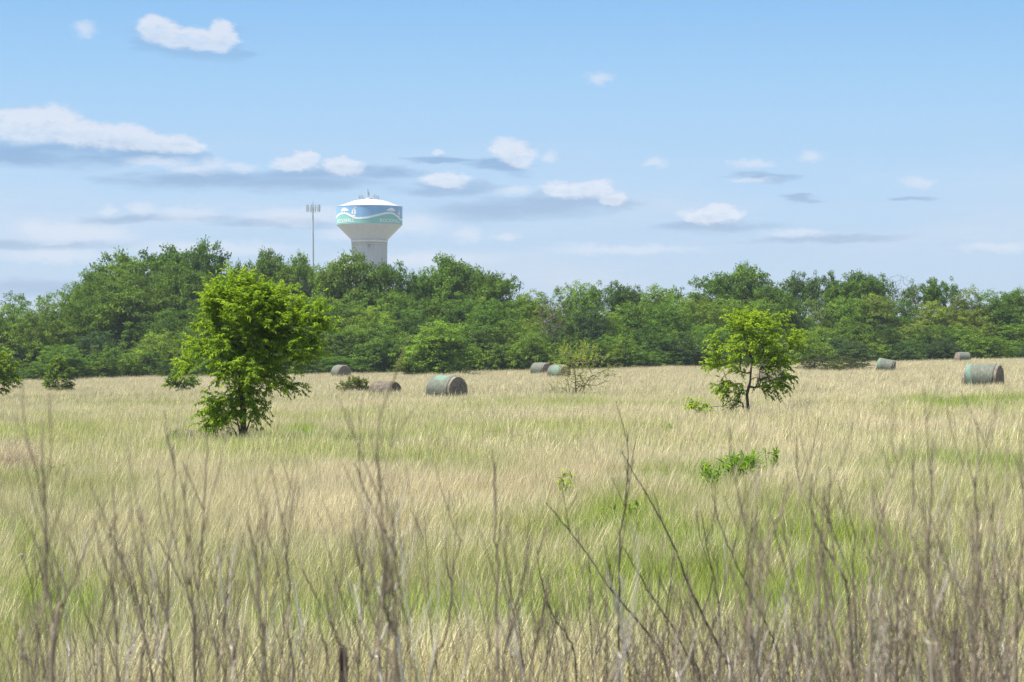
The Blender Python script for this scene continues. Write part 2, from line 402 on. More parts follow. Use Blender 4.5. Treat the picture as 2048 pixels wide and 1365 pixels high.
def vnoise(x, y, seed=0):
    r = np.random.default_rng(seed); tab = r.random((64, 64))
    xi = np.floor(x).astype(int); yi = np.floor(y).astype(int); fx = x - xi; fy = y - yi
    fx = fx * fx * (3 - 2 * fx); fy = fy * fy * (3 - 2 * fy)
    g = lambda a, b: tab[a % 64, b % 64]
    return (g(xi, yi) * (1 - fx) + g(xi + 1, yi) * fx) * (1 - fy) + (g(xi, yi + 1) * (1 - fx) + g(xi + 1, yi + 1) * fx) * fy
def fbm(x, y, s, seed):
    return (vnoise(x / s, y / s, seed) + .5 * vnoise(x / s * 2.1, y / s * 2.1, seed + 1) + .25 * vnoise(x / s * 4.3, y / s * 4.3, seed + 2)) / 1.75
# patches of lush grass: (seen at x, y, half width, half height, strength)
GREEN = [(1480,962,60,16,1.0),(1400,985,120,22,.7),(1950,815,130,12,1.0),(1850,812,60,8,.8),(1250,1180,240,34,.5),(1720,1130,340,44,1.0),(1180,1250,160,60,.9),
 (1930,965,180,22,.65),(60,1230,100,80,.9),(1250,1060,120,30,.6),(650,1300,220,60,.6),(900,1330,300,60,.6),(1450,1240,300,70,.8),(1850,1240,260,60,.6),
 (620,876,30,9,.5),(820,1290,120,60,.5),(1350,1120,120,30,.6),(30,1110,60,40,.6)]
OLIVE = [(500,1290,700,90,.5),(1400,1280,600,90,.6),(150,1010,260,50,.7),(330,1060,240,80,.5),(500,935,260,30,.9),(900,955,200,22,.9),(1150,885,200,16,.9),(130,940,150,30,.8),(250,1230,320,100,.5),
 (900,885,160,14,.8),(1300,825,200,12,.5),(600,1210,400,80,.8),(1500,1040,260,40,.6),(1900,1020,240,30,.5),(1100,1120,200,60,.4),(200,850,250,14,.6),
 (700,850,160,12,.5),(1650,800,150,8,.4),(1750,900,120,14,.3),(1150,815,60,8,.7),(520,890,80,10,.8)]
DRYP = [(1500,900,380,36,1.0),(1800,880,320,30,.9),(850,1080,260,70,.8),(1200,930,220,30,.8),(700,1000,160,40,.8),(30,935,60,26,.9),(1500,800,300,18,.7),(1020,1110,260,36,.7),
 (1100,770,900,14,.9),(520,1100,120,60,.5),(1650,970,240,22,.5)]
def field(lst, px, py, jx, jy):
    s = np.zeros(len(px))
    for cx, cy, rx, ry, a in lst:
        e = np.hypot((px + jx * rx - cx) / rx, (py + jy * ry - cy) / ry)
        s = np.maximum(s, a * np.clip(1.5 - e, 0, 1))
    return s
# places kept free of tall grass: bale footprints are filled in below
def grass_zone(zone, y0, y1, dens, marg, scale0):
    area_n = int(dens * 0.5 * ((0.212 * y0 + marg) * 2 + (0.212 * y1 + marg) * 2) * (y1 - y0))
    u = RNG.random(area_n); a = .212; 
    y = np.sqrt(y0 * y0 + u * (y1 * y1 - y0 * y0)) if y0 > 0 else y1 * np.sqrt(u)
    x = (RNG.random(area_n) * 2 - 1) * (a * y + marg)
    keep = np.ones(area_n, bool)
    edge = 268 + 0.42 * np.maximum(x, 0)                       # field ends at the wood
    if zone == 'far': keep &= y < edge + 6
    x = x[keep]; y = y[keep]; n = len(x)
    z = H(x, y); px, py = to_px(x, y)
    jx = fbm(x, y, 3.0, 5) * 1.2 - .6 + RNG.normal(0, .14, n); jy = fbm(x, y, 2.4, 9) * 3.0 - 1.5 + RNG.normal(0, .3, n)
    g = field(GREEN, px, py, jx, jy); ol = field(OLIVE, px, py, jx, jy); dr = field(DRYP, px, py, jx, jy)
    big = fbm(x, y * .6, 7.0, 21); sm = fbm(x, y, 1.1, 33)
    pg = np.clip(g * 1.5 - dr * .25 + (sm - .5) * .9, 0, .78) * (g > .03) + np.clip((big - .62) * .8, 0, .2) + .03
    po = np.clip(.44 + ol * .8 - dr * .45 + (big - .5) * 1.6 + (sm - .5) * .6, .04, .92)
    po = np.where(py < 800, po * .45, po)
    r = RNG.random(n); isg = r < pg; iso = (~isg) & (RNG.random(n) < po)
    tall = 0.42 + 1.1 * fbm(x, y, 1.7, 44)
    rot = np.stack([RNG.normal(0, .07, n), RNG.normal(0, .07, n), RNG.normal(0, .9, n) + 1.2 * (fbm(x, y, 6, 50) - .5)], 1)
    scl = scale0 * tall * (0.8 + 0.4 * RNG.random(n)) * (1 - 0.25 * dr * 0)
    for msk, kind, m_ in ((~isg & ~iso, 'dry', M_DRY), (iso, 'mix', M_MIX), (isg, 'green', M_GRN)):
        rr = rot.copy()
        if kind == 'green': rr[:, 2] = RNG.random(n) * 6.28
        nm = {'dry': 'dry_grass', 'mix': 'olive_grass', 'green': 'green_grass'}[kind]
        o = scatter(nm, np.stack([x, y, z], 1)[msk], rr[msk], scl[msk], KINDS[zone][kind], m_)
        dist = {'near': 'nearest to the camera', 'mid': 'around the two field trees', 'far': 'reaching to the edge of the wood'}[zone]
        lab = {'dry': 'blond dry prairie grass leaning in the wind, ', 'mix': 'olive half green prairie grass, ', 'green': 'lush short green grass in patches, '}[kind] + dist
        tag(o, lab, 'grass')
DENS = 1.0
FOOT = [(893,121,1.25,260),(1966,125,1.35,300),(682,246,1.4,160),(1082,238,1.4,160),(1118,208,1.3,180),(1769,214,1.3,180),(1925,272,1.3,140),(1543,150,1.2,160),(770,134,1.1,220),
        (705,146,1.3,160),(117,178,1.2,120),(365,164,1.1,120),(1152,115,1.6,260),(-14,150,1.4,120)]
def foot_grass():
    pts, rot, scl = [], [], []
    for px, d, r, n in FOOT:
        x0 = (px - CX) / F * d
        a = RNG.random(n) * 6.28; q_ = r * (.85 + .5 * RNG.random(n)) if d > 100 else r * np.sqrt(RNG.random(n))
        x = x0 + q_ * np.cos(a); y = d + q_ * np.sin(a); pts.append(np.stack([x, y, H(x, y)], 1))
        rot.append(np.stack([RNG.normal(0, .08, n), RNG.normal(0, .08, n), RNG.normal(0, .8, n)], 1)); scl.append(RNG.uniform(.4, .75, n))
    o = scatter('dry_grass', np.concatenate(pts), np.concatenate(rot), np.concatenate(scl), KINDS['mid']['dry'], M_DRY)
    tag(o, 'taller dry grass tufts growing up against bales and trunks', 'grass')
foot_grass()
grass_zone('near', 8.0, 44.0, 36 * DENS, 1.5, 1.0)
grass_zone('mid', 44.0, 112.0, 13 * DENS, 3.0, 1.0)
grass_zone('far', 112.0, 300.0, 4.2 * DENS, 5.0, 1.0)

# ------------------------------------------------------------------ skeletons for trees
def grow(trunk, attr_pts, step=0.15, bend=0.15, rtip=0.004, expo=2.3, up=0.6, rmax=None):
    """trunk: polyline; every attractor gets a limb from the best node of the skeleton so far"""
    nodes = [np.array(trunk[0], float)]; par = [-1]
    for a, b in zip(trunk[:-1], trunk[1:]):
        a = np.array(a, float); b = np.array(b, float); k = max(1, int(np.linalg.norm(b - a) / step))
        for i in range(1, k + 1):
            nodes.append(a + (b - a) * i / k); par.append(len(nodes) - 2)
    top = nodes[-1]; ntr = len(nodes)
    A = np.asarray(attr_pts, float)
    order = np.argsort(np.linalg.norm(A - np.mean(np.array(nodes), 0), axis=1))
    arr = np.zeros((ntr + len(A) * 40, 3)); arr[:ntr] = nodes; n = ntr
    tips = []
    for i in order:
        a = A[i]; dv = a - arr[:n]; dist = np.linalg.norm(dv, axis=1)
        cost = dist + up * np.maximum(0, -(dv[:, 2]) + 0.15 * dist) + (np.arange(n) < 2) * 5
        j = int(np.argmin(cost)); b = arr[j]; L = dist[j]; k = int(min(39, max(1, round(L / step))))
        off = RNG.normal(0, bend, 3) * L; off[2] -= 0.10 * L
        prev = j
        for q_ in range(1, k + 1):
            s_ = q_ / k; p = b + (a - b) * s_ + off * math.sin(math.pi * s_) * (1 - 0.3 * s_)
            arr[n] = p; par.append(prev); prev = n; n += 1
        tips.append(prev)
    arr = arr[:n]; par = np.array(par)
    w = np.zeros(n); leaf = np.ones(n, bool); leaf[par[1:]] = False
    w[leaf] = rtip ** expo
    for i in range(n - 1, 0, -1):
        w[par[i]] += w[i] + (rtip * .25) ** expo
    r = w ** (1 / expo)
    if rmax: r = r * (rmax / r[0]) ** np.clip(np.log(r / rtip) / np.log(r[0] / rtip), 0, 1)
    return arr, par, r, tips
def skeleton_mesh(name, arr, par, r, m, thin=0.012):
    g = Geo(); i = np.arange(1, len(arr)); p = par[1:]
    rp = np.minimum(r[p], r[i] * 1.5)
    th = r[i] >= thin
    prisms(g, arr[p[th]], arr[i[th]], rp[th], r[i[th]], 7); prisms(g, arr[p[~th]], arr[i[~th]], rp[~th], r[i[~th]], 3)
    return g.mesh(name, [m], True)

# ------------------------------------------------------------------ wood: crown kinds (each built once, 9 m tall, 4 m half width)
def crown_points(kind, n):
    out_ = []
    while len(out_) < n:
        p = RNG.random(3) * np.array([2, 2, 1]) - np.array([1, 1, 0]); z = p[2]; rr = math.hypot(p[0], p[1])
        if kind == 'oak': env = math.sqrt(max(0, 1 - ((z - .62) / .38) ** 2)) if z > .62 else (.55 + .45 * (z - .26) / .36 if z > .26 else 0)
        elif kind == 'bushy': env = math.sqrt(max(0, 1 - ((z - .38) / .64) ** 2)) * (0.93 if z < .1 else 1)
        elif kind == 'cedar': env = max(0, (1 - z) ** .75) * (1 if z > .08 else .7)
        elif kind == 'upright': env = (1 - abs(z - .45) ** 2.2 * 3.2) * .8 if z < .98 else 0
        else: env = math.sqrt(max(0, 1 - ((z - .3) / .72) ** 2))
        if rr < env and rr > env * (0.45 if RNG.random() < .75 else 0): out_.append((p[0], p[1], z))
    return np.array(out_)
def make_crown(kind, nl, per, lr, leaf, seed, spiky=0.0, keep=1.0):
    zf = dict(shrub=1.7, bushy=1.2, upright=1.2, oak=1.0, cedar=1.0)[kind]
    global RNG
    old = RNG; RNG = np.random.default_rng(seed)
    C = crown_points(kind, nl) * np.array([4 - lr * 3, 4 - lr * 3, 9.0]); C[:, 2] = np.clip(C[:, 2], .5, 9 - lr * 2.6)
    g = Geo(); R = lr * 4 * (0.65 + 0.7 * RNG.random(nl))
    for c, r in zip(C, R):
        n = int(per * (r / (lr * 4)) ** 2 * keep)
        d = rdir(n); d[:, 2] = np.abs(d[:, 2]) * np.where(RNG.random(n) < .72, 1, -1)
        # leaf clumps on the lobe, with gaps between them
        k = max(6, n // 26); sh = unit(rdir(k) + np.array([0, 0, .45])); idx = RNG.integers(0, k, n)
        cc = c + sh * (r * (.62 + .5 * RNG.random(k) * (1 + spiky)))[:, None] * np.array([1.08, 1.08, .95 * zf]); cr = (.30 + .22 * RNG.random(k))[idx]
        dl = rdir(n); dl[:, 2] = np.abs(dl[:, 2]) * np.where(RNG.random(n) < .75, 1, -.6)
        P_ = cc[idx] + dl * (cr * RNG.random(n) ** .45)[:, None] * np.array([1.15, 1.15, .8 * zf])
        N = unit(dl * .7 + sh[idx] * .5 + rdir(n) * .40 + np.array([0, 0, .45])); D = unit(rdir(n) + dl * .5 - np.array([0, 0, .25]))
        lt = .12 + .7 * RNG.random()
        leaves(g, P_, D, N, leaf * (.7 + .7 * RNG.random(n)), leaf * .62 * (.7 + .6 * RNG.random(n)), np.clip(lt + RNG.normal(0, .10, n), 0, 1))
    AV = np.concatenate(g.V); zs = 9.0 / np.percentile(AV[:, 2], 99.8); xs_ = 4.0 / np.percentile(np.abs(AV[:, 0]), 99.0)
    g.V = [v_ * np.array([xs_, xs_, zs]) for v_ in g.V]; C = C * np.array([xs_, xs_, zs])
    me = g.mesh(kind + '_crown', [M_LEAF])
    tr = [(0, 0, -.4), (.1, 0, 1.2), (-.1, .1, 2.8)] + ([(.1, 0, 5.0)] if kind == 'oak' else [(0, 0, 4.5)])
    arr, par, r, tips = grow(tr, C * np.array([.97, .97, .96]), .5, .08, .016, 2.2, .5, .24)
    tm = skeleton_mesh(kind + '_trunk', arr, par, r, M_BARK)
    RNG = old
    return me, tm
CR = {
 'oak': [make_crown('oak', 46, 560, .30, .23, 101, .4), make_crown('oak', 40, 560, .33, .23, 102, .4), make_crown('oak', 54, 520, .27, .22, 103, .4)],
 'airy': [make_crown('oak', 34, 210, .22, .26, 104, .9), make_crown('oak', 30, 220, .24, .26, 105, .9)],
 'bushy': [make_crown('bushy', 60, 420, .29, .22, 106, .6), make_crown('bushy', 52, 440, .32, .22, 107, .6), make_crown('bushy', 66, 400, .27, .21, 112, .8), make_crown('upright', 60, 380, .27, .22, 108, .8)],
 'cedar': [make_crown('cedar', 70, 260, .22, .20, 109, 1.1)],
 'shrub': [make_crown('shrub', 34, 190, .32, .34, 110, .9), make_crown('shrub', 30, 190, .34, .34, 111, .9)]}
LAND = [(-60, 'the left photo edge'), (50, 'the half cut bright tree'), (117, 'the small sapling'), (240, 'the gap before the big tree'),
 (370, 'the low wide sapling'), (500, 'the big field tree'), (600, 'the antenna mast'), (682, 'the juniper bush'), (740, 'the water tower'), (810, 'the broken brown bale'), (893, 'the nearest green topped bale'),
 (1000, 'the gap by the shrub'), (1084, 'the bale pair'), (1160, 'the thorny shrub'), (1300, 'the wide gap in the middle'),
 (1420, 'the slender tree limb tips'), (1520, 'the slender field tree'), (1636, 'the left cedar bush'), (1700, 'the right cedar bush'),
 (1769, 'the tilted bale'), (1850, 'the tilted bale gap'), (1925, 'the farthest bale'), (1990, 'the largest bale'), (2100, 'the right photo edge')]
ORD = ['', 'second ', 'third ', 'fourth ', 'fifth ', 'sixth ', 'seventh ', 'eighth ', 'ninth ', 'tenth ', 'eleventh ', 'twelfth ']
def unique(base):
    for w in ORD:
        l = w + base
        if l not in used_labels: used_labels.add(l); return l
    used_labels.add(l); return l
def near_land(px):
    return min(LAND, key=lambda q_: abs(q_[0] - px))
used_labels = set(); protos = {}
TONES = {'deep': (.066, .130, .018, 1), 'mid': (.096, .176, .018, 1), 'light': (.136, .222, .022, 1), 'olive': (.158, .200, .028, 1), 'blue': (.046, .092, .030, 1), 'brownish': (.060, .078, .026, 1)}
TW = {'deep': 'deep green', 'mid': 'mid green', 'light': 'light green', 'olive': 'yellowish', 'blue': 'bluish'}
def wood_tree(px, top, hw, d, kind, tone, label=None, group='trees of the wood behind the field', name=None, cat='tree', rowword=''):
    v = CR[kind]; i = random.randrange(len(v)); cm, tm = v[i]
    if 'edge' not in group and 'lone' not in group: d = d + 12 if px < 1300 else d + 9
    g = ground(px, d); s = F / d
    Ht = (HY - top) / s + CAMZ - g.z; sxy = hw / s / 4.0 * 1.25; sz = Ht / 9.0
    rz = random.uniform(0, 6.28)
    nm = name or {'oak': 'broad_tree', 'airy': 'airy_tree', 'bushy': 'bushy_tree', 'cedar': 'cedar_tree', 'shrub': 'edge_shrub'}[kind]
    t_ = empty(nm, g, 0)
    for nm2, me in (('crown', cm), ('trunk', tm)):
        c = link(nm2, me, t_); c.scale = (sxy, (sxy + .9) / 2 if sxy < .9 else sxy, sz); c.rotation_euler = (0, 0, rz)
        if nm2 == 'crown':
            k = random.uniform(.88, 1.14); tc = TONES[tone]; c.color = (tc[0] * k * random.uniform(.92, 1.1), tc[1] * k, tc[2] * k, 1)
    if label is None:
        lx, ln_ = near_land(px); off = px - lx
        rel = 'behind' if abs(off) < 14 else ('left of' if off < 0 else 'right of')
        label = unique(f"{TW[tone]} {dict(oak='round tree', airy='loose tree', bushy='bushy tree', cedar='cedar', shrub='shrub')[kind]} {rowword}, {rel} {ln_}")
    used_labels.add(label)
    tag(t_, label, cat, group)
    return t_
SKY = [
 (-45,600,60,272,'bushy','mid','bushy skyline tree cut by the left edge of the photo'),
 (30,590,52,276,'bushy','mid','mid green bushy skyline tree second from left edge'),
 (95,588,45,276,'bushy','light','light green low skyline tree right of the leftmost one'),
 (140,574,36,274,'bushy','mid','narrow skyline tree with spiky tip at left shoulder of the big oaks'),
 (190,545,44,272,'oak','mid','lower shoulder tree at left foot of the big oak group'),
 (238,507,62,278,'oak','mid','broad oak forming the left dome of big skyline group'),
 (315,497,66,282,'oak','mid','broad oak forming the middle dome of big skyline group'),
 (410,486,54,288,'oak','deep','tallest darkest round oak of the whole skyline'),
 (362,530,58,274,'oak','mid','oak in front between middle dome and tallest oak'),
 (492,526,32,292,'oak','mid','small round tree in the dip right of tallest oak'),
 (552,504,46,286,'oak','mid','twin domed oak left of the antenna mast'),
 (602,512,40,284,'oak','light','yellow tipped oak dome touching the antenna mast'),
 (650,545,28,280,'oak','mid','small tree between antenna mast and water tower oaks'),
 (700,508,56,280,'oak','mid','tall oak covering the left foot of water tower'),
 (782,527,50,278,'oak','mid','oak covering the right foot of water tower'),
 (842,548,34,280,'oak','mid','lower dome joining the water tower oak to the next one'),
 (908,515,58,282,'oak','mid','tall rounded oak right of water tower'),
 (868,555,40,284,'airy','mid','loose oak with sky gaps behind the green topped bale'),
 (958,545,40,280,'oak','mid','sloping shoulder of oak right of tall rounded one'),
 (1010,550,46,278,'oak','mid','last big oak dome before the skyline drops'),
 (1068,585,38,272,'bushy','light','light bushy skyline tree in the first dip'),
 (1120,575,32,276,'bushy','light','pale bushy skyline tree above the thorny shrub'),
 (1160,567,36,280,'bushy','light','rounded light tree right of pale skyline one'),
 (1212,563,40,286,'airy','deep','dark loose tree poking above lighter skyline crowns'),
 (1262,574,30,286,'oak','deep','small dark dome on skyline right of loose dark tree'),
 (1312,574,42,282,'bushy','light','spiky light green skyline tree in the middle right'),
 (1370,556,30,290,'airy','light','pale airy skyline tree left of the right hand oak'),
 (1425,550,44,298,'oak','mid','left dome of the right hand skyline oak'),
 (1488,531,54,302,'oak','mid','high dome of right hand skyline oak above slender field tree'),
 (1545,568,34,290,'oak','mid','low round tree at right foot of right hand oak'),
 (1600,545,30,304,'airy','deep','left of two airy dark trees with sky gaps on the right skyline'),
 (1646,543,30,304,'airy','deep','right of two airy dark trees with sky gaps on the right skyline'),
 (1702,547,44,302,'oak','mid','broad flat dome left of the bare grey tree'),
 (1752,551,38,300,'oak','mid','flat dome touching the bare grey tree'),
 (1842,560,36,300,'airy','mid','airy tree just right of bare grey tree'),
 (1884,556,32,300,'airy','mid','airy rounded tree over the farthest bale'),
 (1935,578,40,292,'bushy','olive','olive feathery skyline tree near the right edge'),
 (1985,584,36,292,'bushy','mid','mid green skyline tree second from right edge'),
 (2040,580,44,296,'oak','mid','rounded skyline tree cut by the right edge'),
 (2110,585,50,296,'bushy','mid','skyline tree just past the right edge')]
for a in SKY: wood_tree(*a[:6], label=a[6], group='skyline trees of the wood')
MID = [(-25,612,60,262,'bushy','light'),(35,606,58,264,'bushy','mid'),(90,604,55,262,'bushy','light'),(150,600,50,266,'bushy','mid'),(215,585,55,266,'bushy','mid'),(270,552,62,268,'oak','mid'),
 (185,665,48,254,'cedar','blue'),(300,625,55,264,'bushy','deep'),(345,620,48,262,'bushy','mid'),(320,665,52,254,'bushy','light'),(395,610,46,264,'bushy','mid'),(385,660,48,256,'bushy','mid'),
 (450,590,52,268,'bushy','mid'),(480,640,50,260,'bushy','mid'),(540,600,55,266,'bushy','mid'),(590,625,46,260,'bushy','deep'),(640,595,50,266,'bushy','mid'),(620,680,44,252,'bushy','mid'),
 (690,600,50,264,'bushy','mid'),(690,655,46,254,'bushy','mid'),(745,615,50,260,'bushy','light'),(770,650,50,252,'bushy','mid'),(810,590,48,266,'bushy','mid'),(830,620,42,262,'bushy','deep'),
 (880,600,50,266,'bushy','mid'),(930,600,50,264,'bushy','deep'),(985,600,55,260,'bushy','mid'),(955,650,50,254,'bushy','deep'),(1030,640,48,256,'bushy','mid'),(1068,665,34,252,'bushy','light'),
 (1090,610,45,268,'bushy','olive'),(1110,650,40,262,'bushy','deep'),(1150,620,44,268,'bushy','mid'),(1178,615,32,266,'cedar','blue'),(1205,625,44,268,'bushy','light'),(1225,670,44,262,'bushy','mid'),
 (1265,605,48,272,'bushy','mid'),(1300,650,48,266,'bushy','deep'),(1340,600,50,274,'bushy','mid'),(1360,665,44,266,'bushy','mid'),(1395,600,50,278,'bushy','light'),(1420,650,44,270,'bushy','mid'),
 (1450,600,50,282,'bushy','light'),(1480,650,46,274,'bushy','deep'),(1525,600,48,282,'bushy','light'),(1545,650,44,274,'bushy','deep'),(1578,590,36,280,'bushy','deep'),(1625,600,48,286,'bushy','light'),
 (1640,655,46,276,'bushy','mid'),(1690,598,48,288,'bushy','mid'),(1700,640,46,280,'bushy','mid'),(1745,590,44,290,'bushy','olive'),(1770,650,46,282,'bushy','deep'),(1805,600,44,292,'bushy','mid'),
 (1830,650,48,284,'bushy','olive'),(1870,605,46,292,'bushy','olive'),(1890,650,44,286,'bushy','mid'),(1935,620,46,290,'bushy','olive'),(1960,650,44,288,'bushy','olive'),(2005,610,46,292,'bushy','mid'),
 (2030,650,46,288,'bushy','mid'),(2085,630,50,292,'bushy','mid')]
for a in MID: wood_tree(*a, group='middle row trees of the wood', rowword='mid wood')
FRONT = []
for k, px in enumerate(range(-30, 2110, 47)):
    d = 262 + 0.42 * max(0, (px - CX) / F * 275) + random.uniform(-2, 4)
    s = F / d; gz = ground(px, d).z; hgt = random.uniform(2.2, 4.4)
    top = HY - (gz + hgt - CAMZ) * s
    FRONT.append((px + random.uniform(-12, 12), top, random.uniform(26, 42), d, random.choice(['shrub', 'shrub', 'bushy', 'shrub']), random.choice(['mid', 'deep', 'deep', 'blue', 'mid', 'light', 'blue'])))  # deep and blue drawn more often: shaded gaps put into the leaf colour
for a in FRONT: wood_tree(*a, group='shrubs along the edge of the wood', rowword='at wood edge', cat='shrub', name='edge_shrub')
wood_tree(880, 645, 56, 240, 'bushy', 'light', label='round light green tree standing forward of the wood behind the green topped bale', name='round_tree', group='lone trees before the wood')
wood_tree(845, 700, 34, 243, 'bushy', 'light', label='low light green bush at the left foot of the round forward tree', name='edge_shrub', cat='shrub', group='lone trees before the wood')
wood_tree(1638, 710, 20, 222, 'shrub', 'brownish', label='small dark cedar bush at the wood edge, left of the other cedar bush', name='cedar_bush', cat='bush', group='cedar bushes at the wood edge')
wood_tree(1700, 705, 23, 218, 'shrub', 'brownish', label='larger olive dark cedar bush at the wood edge, left of the tilted bale', name='cedar_bush', cat='bush', group='cedar bushes at the wood edge')

# bare trees in the wood
M_DEADW = bark_mat('dead_wood', (0.075, 0.065, 0.06, 1), (0.16, 0.14, 0.13, 1))
def bare_tree(px, top, hw, d, n, label, seed):
    global RNG
    old = RNG; RNG = np.random.default_rng(seed)
    g0 = ground(px, d); s = F / d; Ht = (HY - top) / s + CAMZ - g0.z; W = hw / s
    A = []
    while len(A) < n:
        p = RNG.uniform(-1, 1, 3); 
        if p @ p < 1: A.append((p[0] * W, p[1] * W, Ht * .72 + p[2] * Ht * .28))
    arr, par, r, tips = grow([(0, 0, -.3), (.1, 0, Ht * .3), (-.1, 0, Ht * .55)], A, .3, .1, .014, 2.3, .4, .16)
    t_ = empty('bare_tree', g0); link('trunk', skeleton_mesh('bare_trunk', arr, par, r, M_DEADW), t_)
    tag(t_, label, 'tree', 'bare trees in the wood'); RNG = old
bare_tree(1805, 545, 42, 303, 160, 'bare grey leafless tree rising on the right skyline', 5)
bare_tree(590, 545, 42, 273, 200, 'bare grey brown leafless crown right behind the big field tree', 6)
bare_tree(1105, 600, 34, 268, 150, 'bare grey twiggy tree behind the thorny shrub', 7)
#bare_tree(215, 620, 26, 252, 90, 'bare greyish twiggy tree left of the big field tree, under the oaks', 8)

# ------------------------------------------------------------------ field trees with limbs, shoots and single leaves
def lobes_to_points(lobes, d0, base, n, depth):
    pts = []; tot = sum(rx * ry for _, _, rx, ry, *_ in lobes); s = F / d0
    for (cx, cy, rx, ry, *k) in lobes:
        dp = k[0] if k else depth; off = k[1] if len(k) > 1 else 0.0
        m_ = max(6, int(n * rx * ry / tot)); c = 0
        while c < m_:
            p = RNG.uniform(-1, 1, 3)
            if p @ p > 1 or p @ p < .12: continue
            w = PX(cx + p[0] * rx, cy + p[2] * ry, d0)
            pts.append((w.x - base.x, off + p[1] * min(dp, 1.25 * rx / s + .15), w.z - base.z)); c += 1
    return np.array(pts)
def shoots(g, gw, tips, arr, par, length, nleaf, L, Wd, droop, outb, tintb, multi=1):
    cen = arr[tips].mean(0)
    for ti in tips:
        p0 = arr[ti]; pr = arr[par[ti]]
        for _ in range(multi):
            d = unit((p0 - pr)[None])[0] * .7 + unit((p0 - cen)[None])[0] * outb + RNG.normal(0, .45, 3); d[2] += .5; d = d / np.linalg.norm(d)
            ln = length * RNG.uniform(.5, 1.3); k = 6
            pts = [p0]; dd = d.copy()
            for q_ in range(k):
                dd = dd + np.array([0, 0, -droop / k * (1 + q_ * .35)]) + RNG.normal(0, .07, 3); dd /= np.linalg.norm(dd); pts.append(pts[-1] + dd * ln / k)
            pts = np.array(pts); prisms(gw, pts[:-1], pts[1:], np.full(k, .0028), np.full(k, .002), 3)
            n = max(3, int(nleaf * ln / length)); tt = np.sort(RNG.random(n)) * k; i = np.minimum(tt.astype(int), k - 1); fr = (tt - i)[:, None]
            C = pts[i] * (1 - fr) + pts[i + 1] * fr; ax = unit(pts[i + 1] - pts[i])
            sd_ = unit(np.cross(ax, np.array([0, 0, 1.])) + 1e-6) * np.where(np.arange(n) % 2, 1, -1)[:, None]
            D = unit(ax * .6 + sd_ * .8 + RNG.normal(0, .3, (n, 3)) + np.array([0, 0, -.45])); N = unit(np.array([0, 0, 1.]) + RNG.normal(0, .45, (n, 3)))
            tb = tintb + RNG.normal(0, .13)
            leaves(g, C, D, N, L * RNG.uniform(.7, 1.25, n), Wd * RNG.uniform(.8, 1.2, n), np.clip(tb + .25 * tt / k + RNG.normal(0, .12, n), 0, 1))
def field_tree(name, d0, basepx, trunkpx, lobes, n, depth, color, label, length=.42, nleaf=15, L=.085, Wd=.036, droop=.6, multi=2, rtip=.004, rmax=.07, extra_stems=(), seed=1, bark=None, tintb=.4, cat='tree', up=.6, step=.12):
    global RNG
    old = RNG; RNG = np.random.default_rng(seed)
    b = ground(basepx, d0)
    tr = [(0, 0, -.15)]
    for k, (px, py) in enumerate(trunkpx):
        w = PX(px, py, d0); tr.append((w.x - b.x, .05 * math.sin(k * 1.7), w.z - b.z))
    A = lobes_to_points(lobes, d0, b, n, depth)
    arr, par, r, tips = grow(tr, A, step, .10, rtip, 2.4, up, rmax)
    t_ = empty(name, b)
    gw = Geo(); gl = Geo()
    i = np.arange(1, len(arr)); p = par[1:]; rp = np.minimum(r[p], r[i] * 1.5); th = r[i] > .012
    prisms(gw, arr[p[th]], arr[i[th]], rp[th], r[i[th]], 7); prisms(gw, arr[p[~th]], arr[i[~th]], rp[~th], r[i[~th]], 4)
    for es in extra_stems:
        pts = np.array([(0, 0, -.1)] + [tuple(np.array(PX(px, py, d0)) - np.array(b) + np.array([0, dy, 0])) for px, py, dy in es])
        prisms(gw, pts[:-1], pts[1:], np.linspace(.028, .012, len(pts) - 1), np.linspace(.024, .008, len(pts) - 1), 5)
    if nleaf: shoots(gl, gw, tips, arr, par, length, nleaf, L, Wd, droop, .5, tintb, multi)
    link('trunk', gw.mesh(name + '_trunk', [bark or M_BARK], True), t_)
    if nleaf:
        c = link('crown', gl.mesh(name + '_crown', [M_HERO]), t_); c.color = color
    tag(t_, label, cat); RNG = old
    return t_
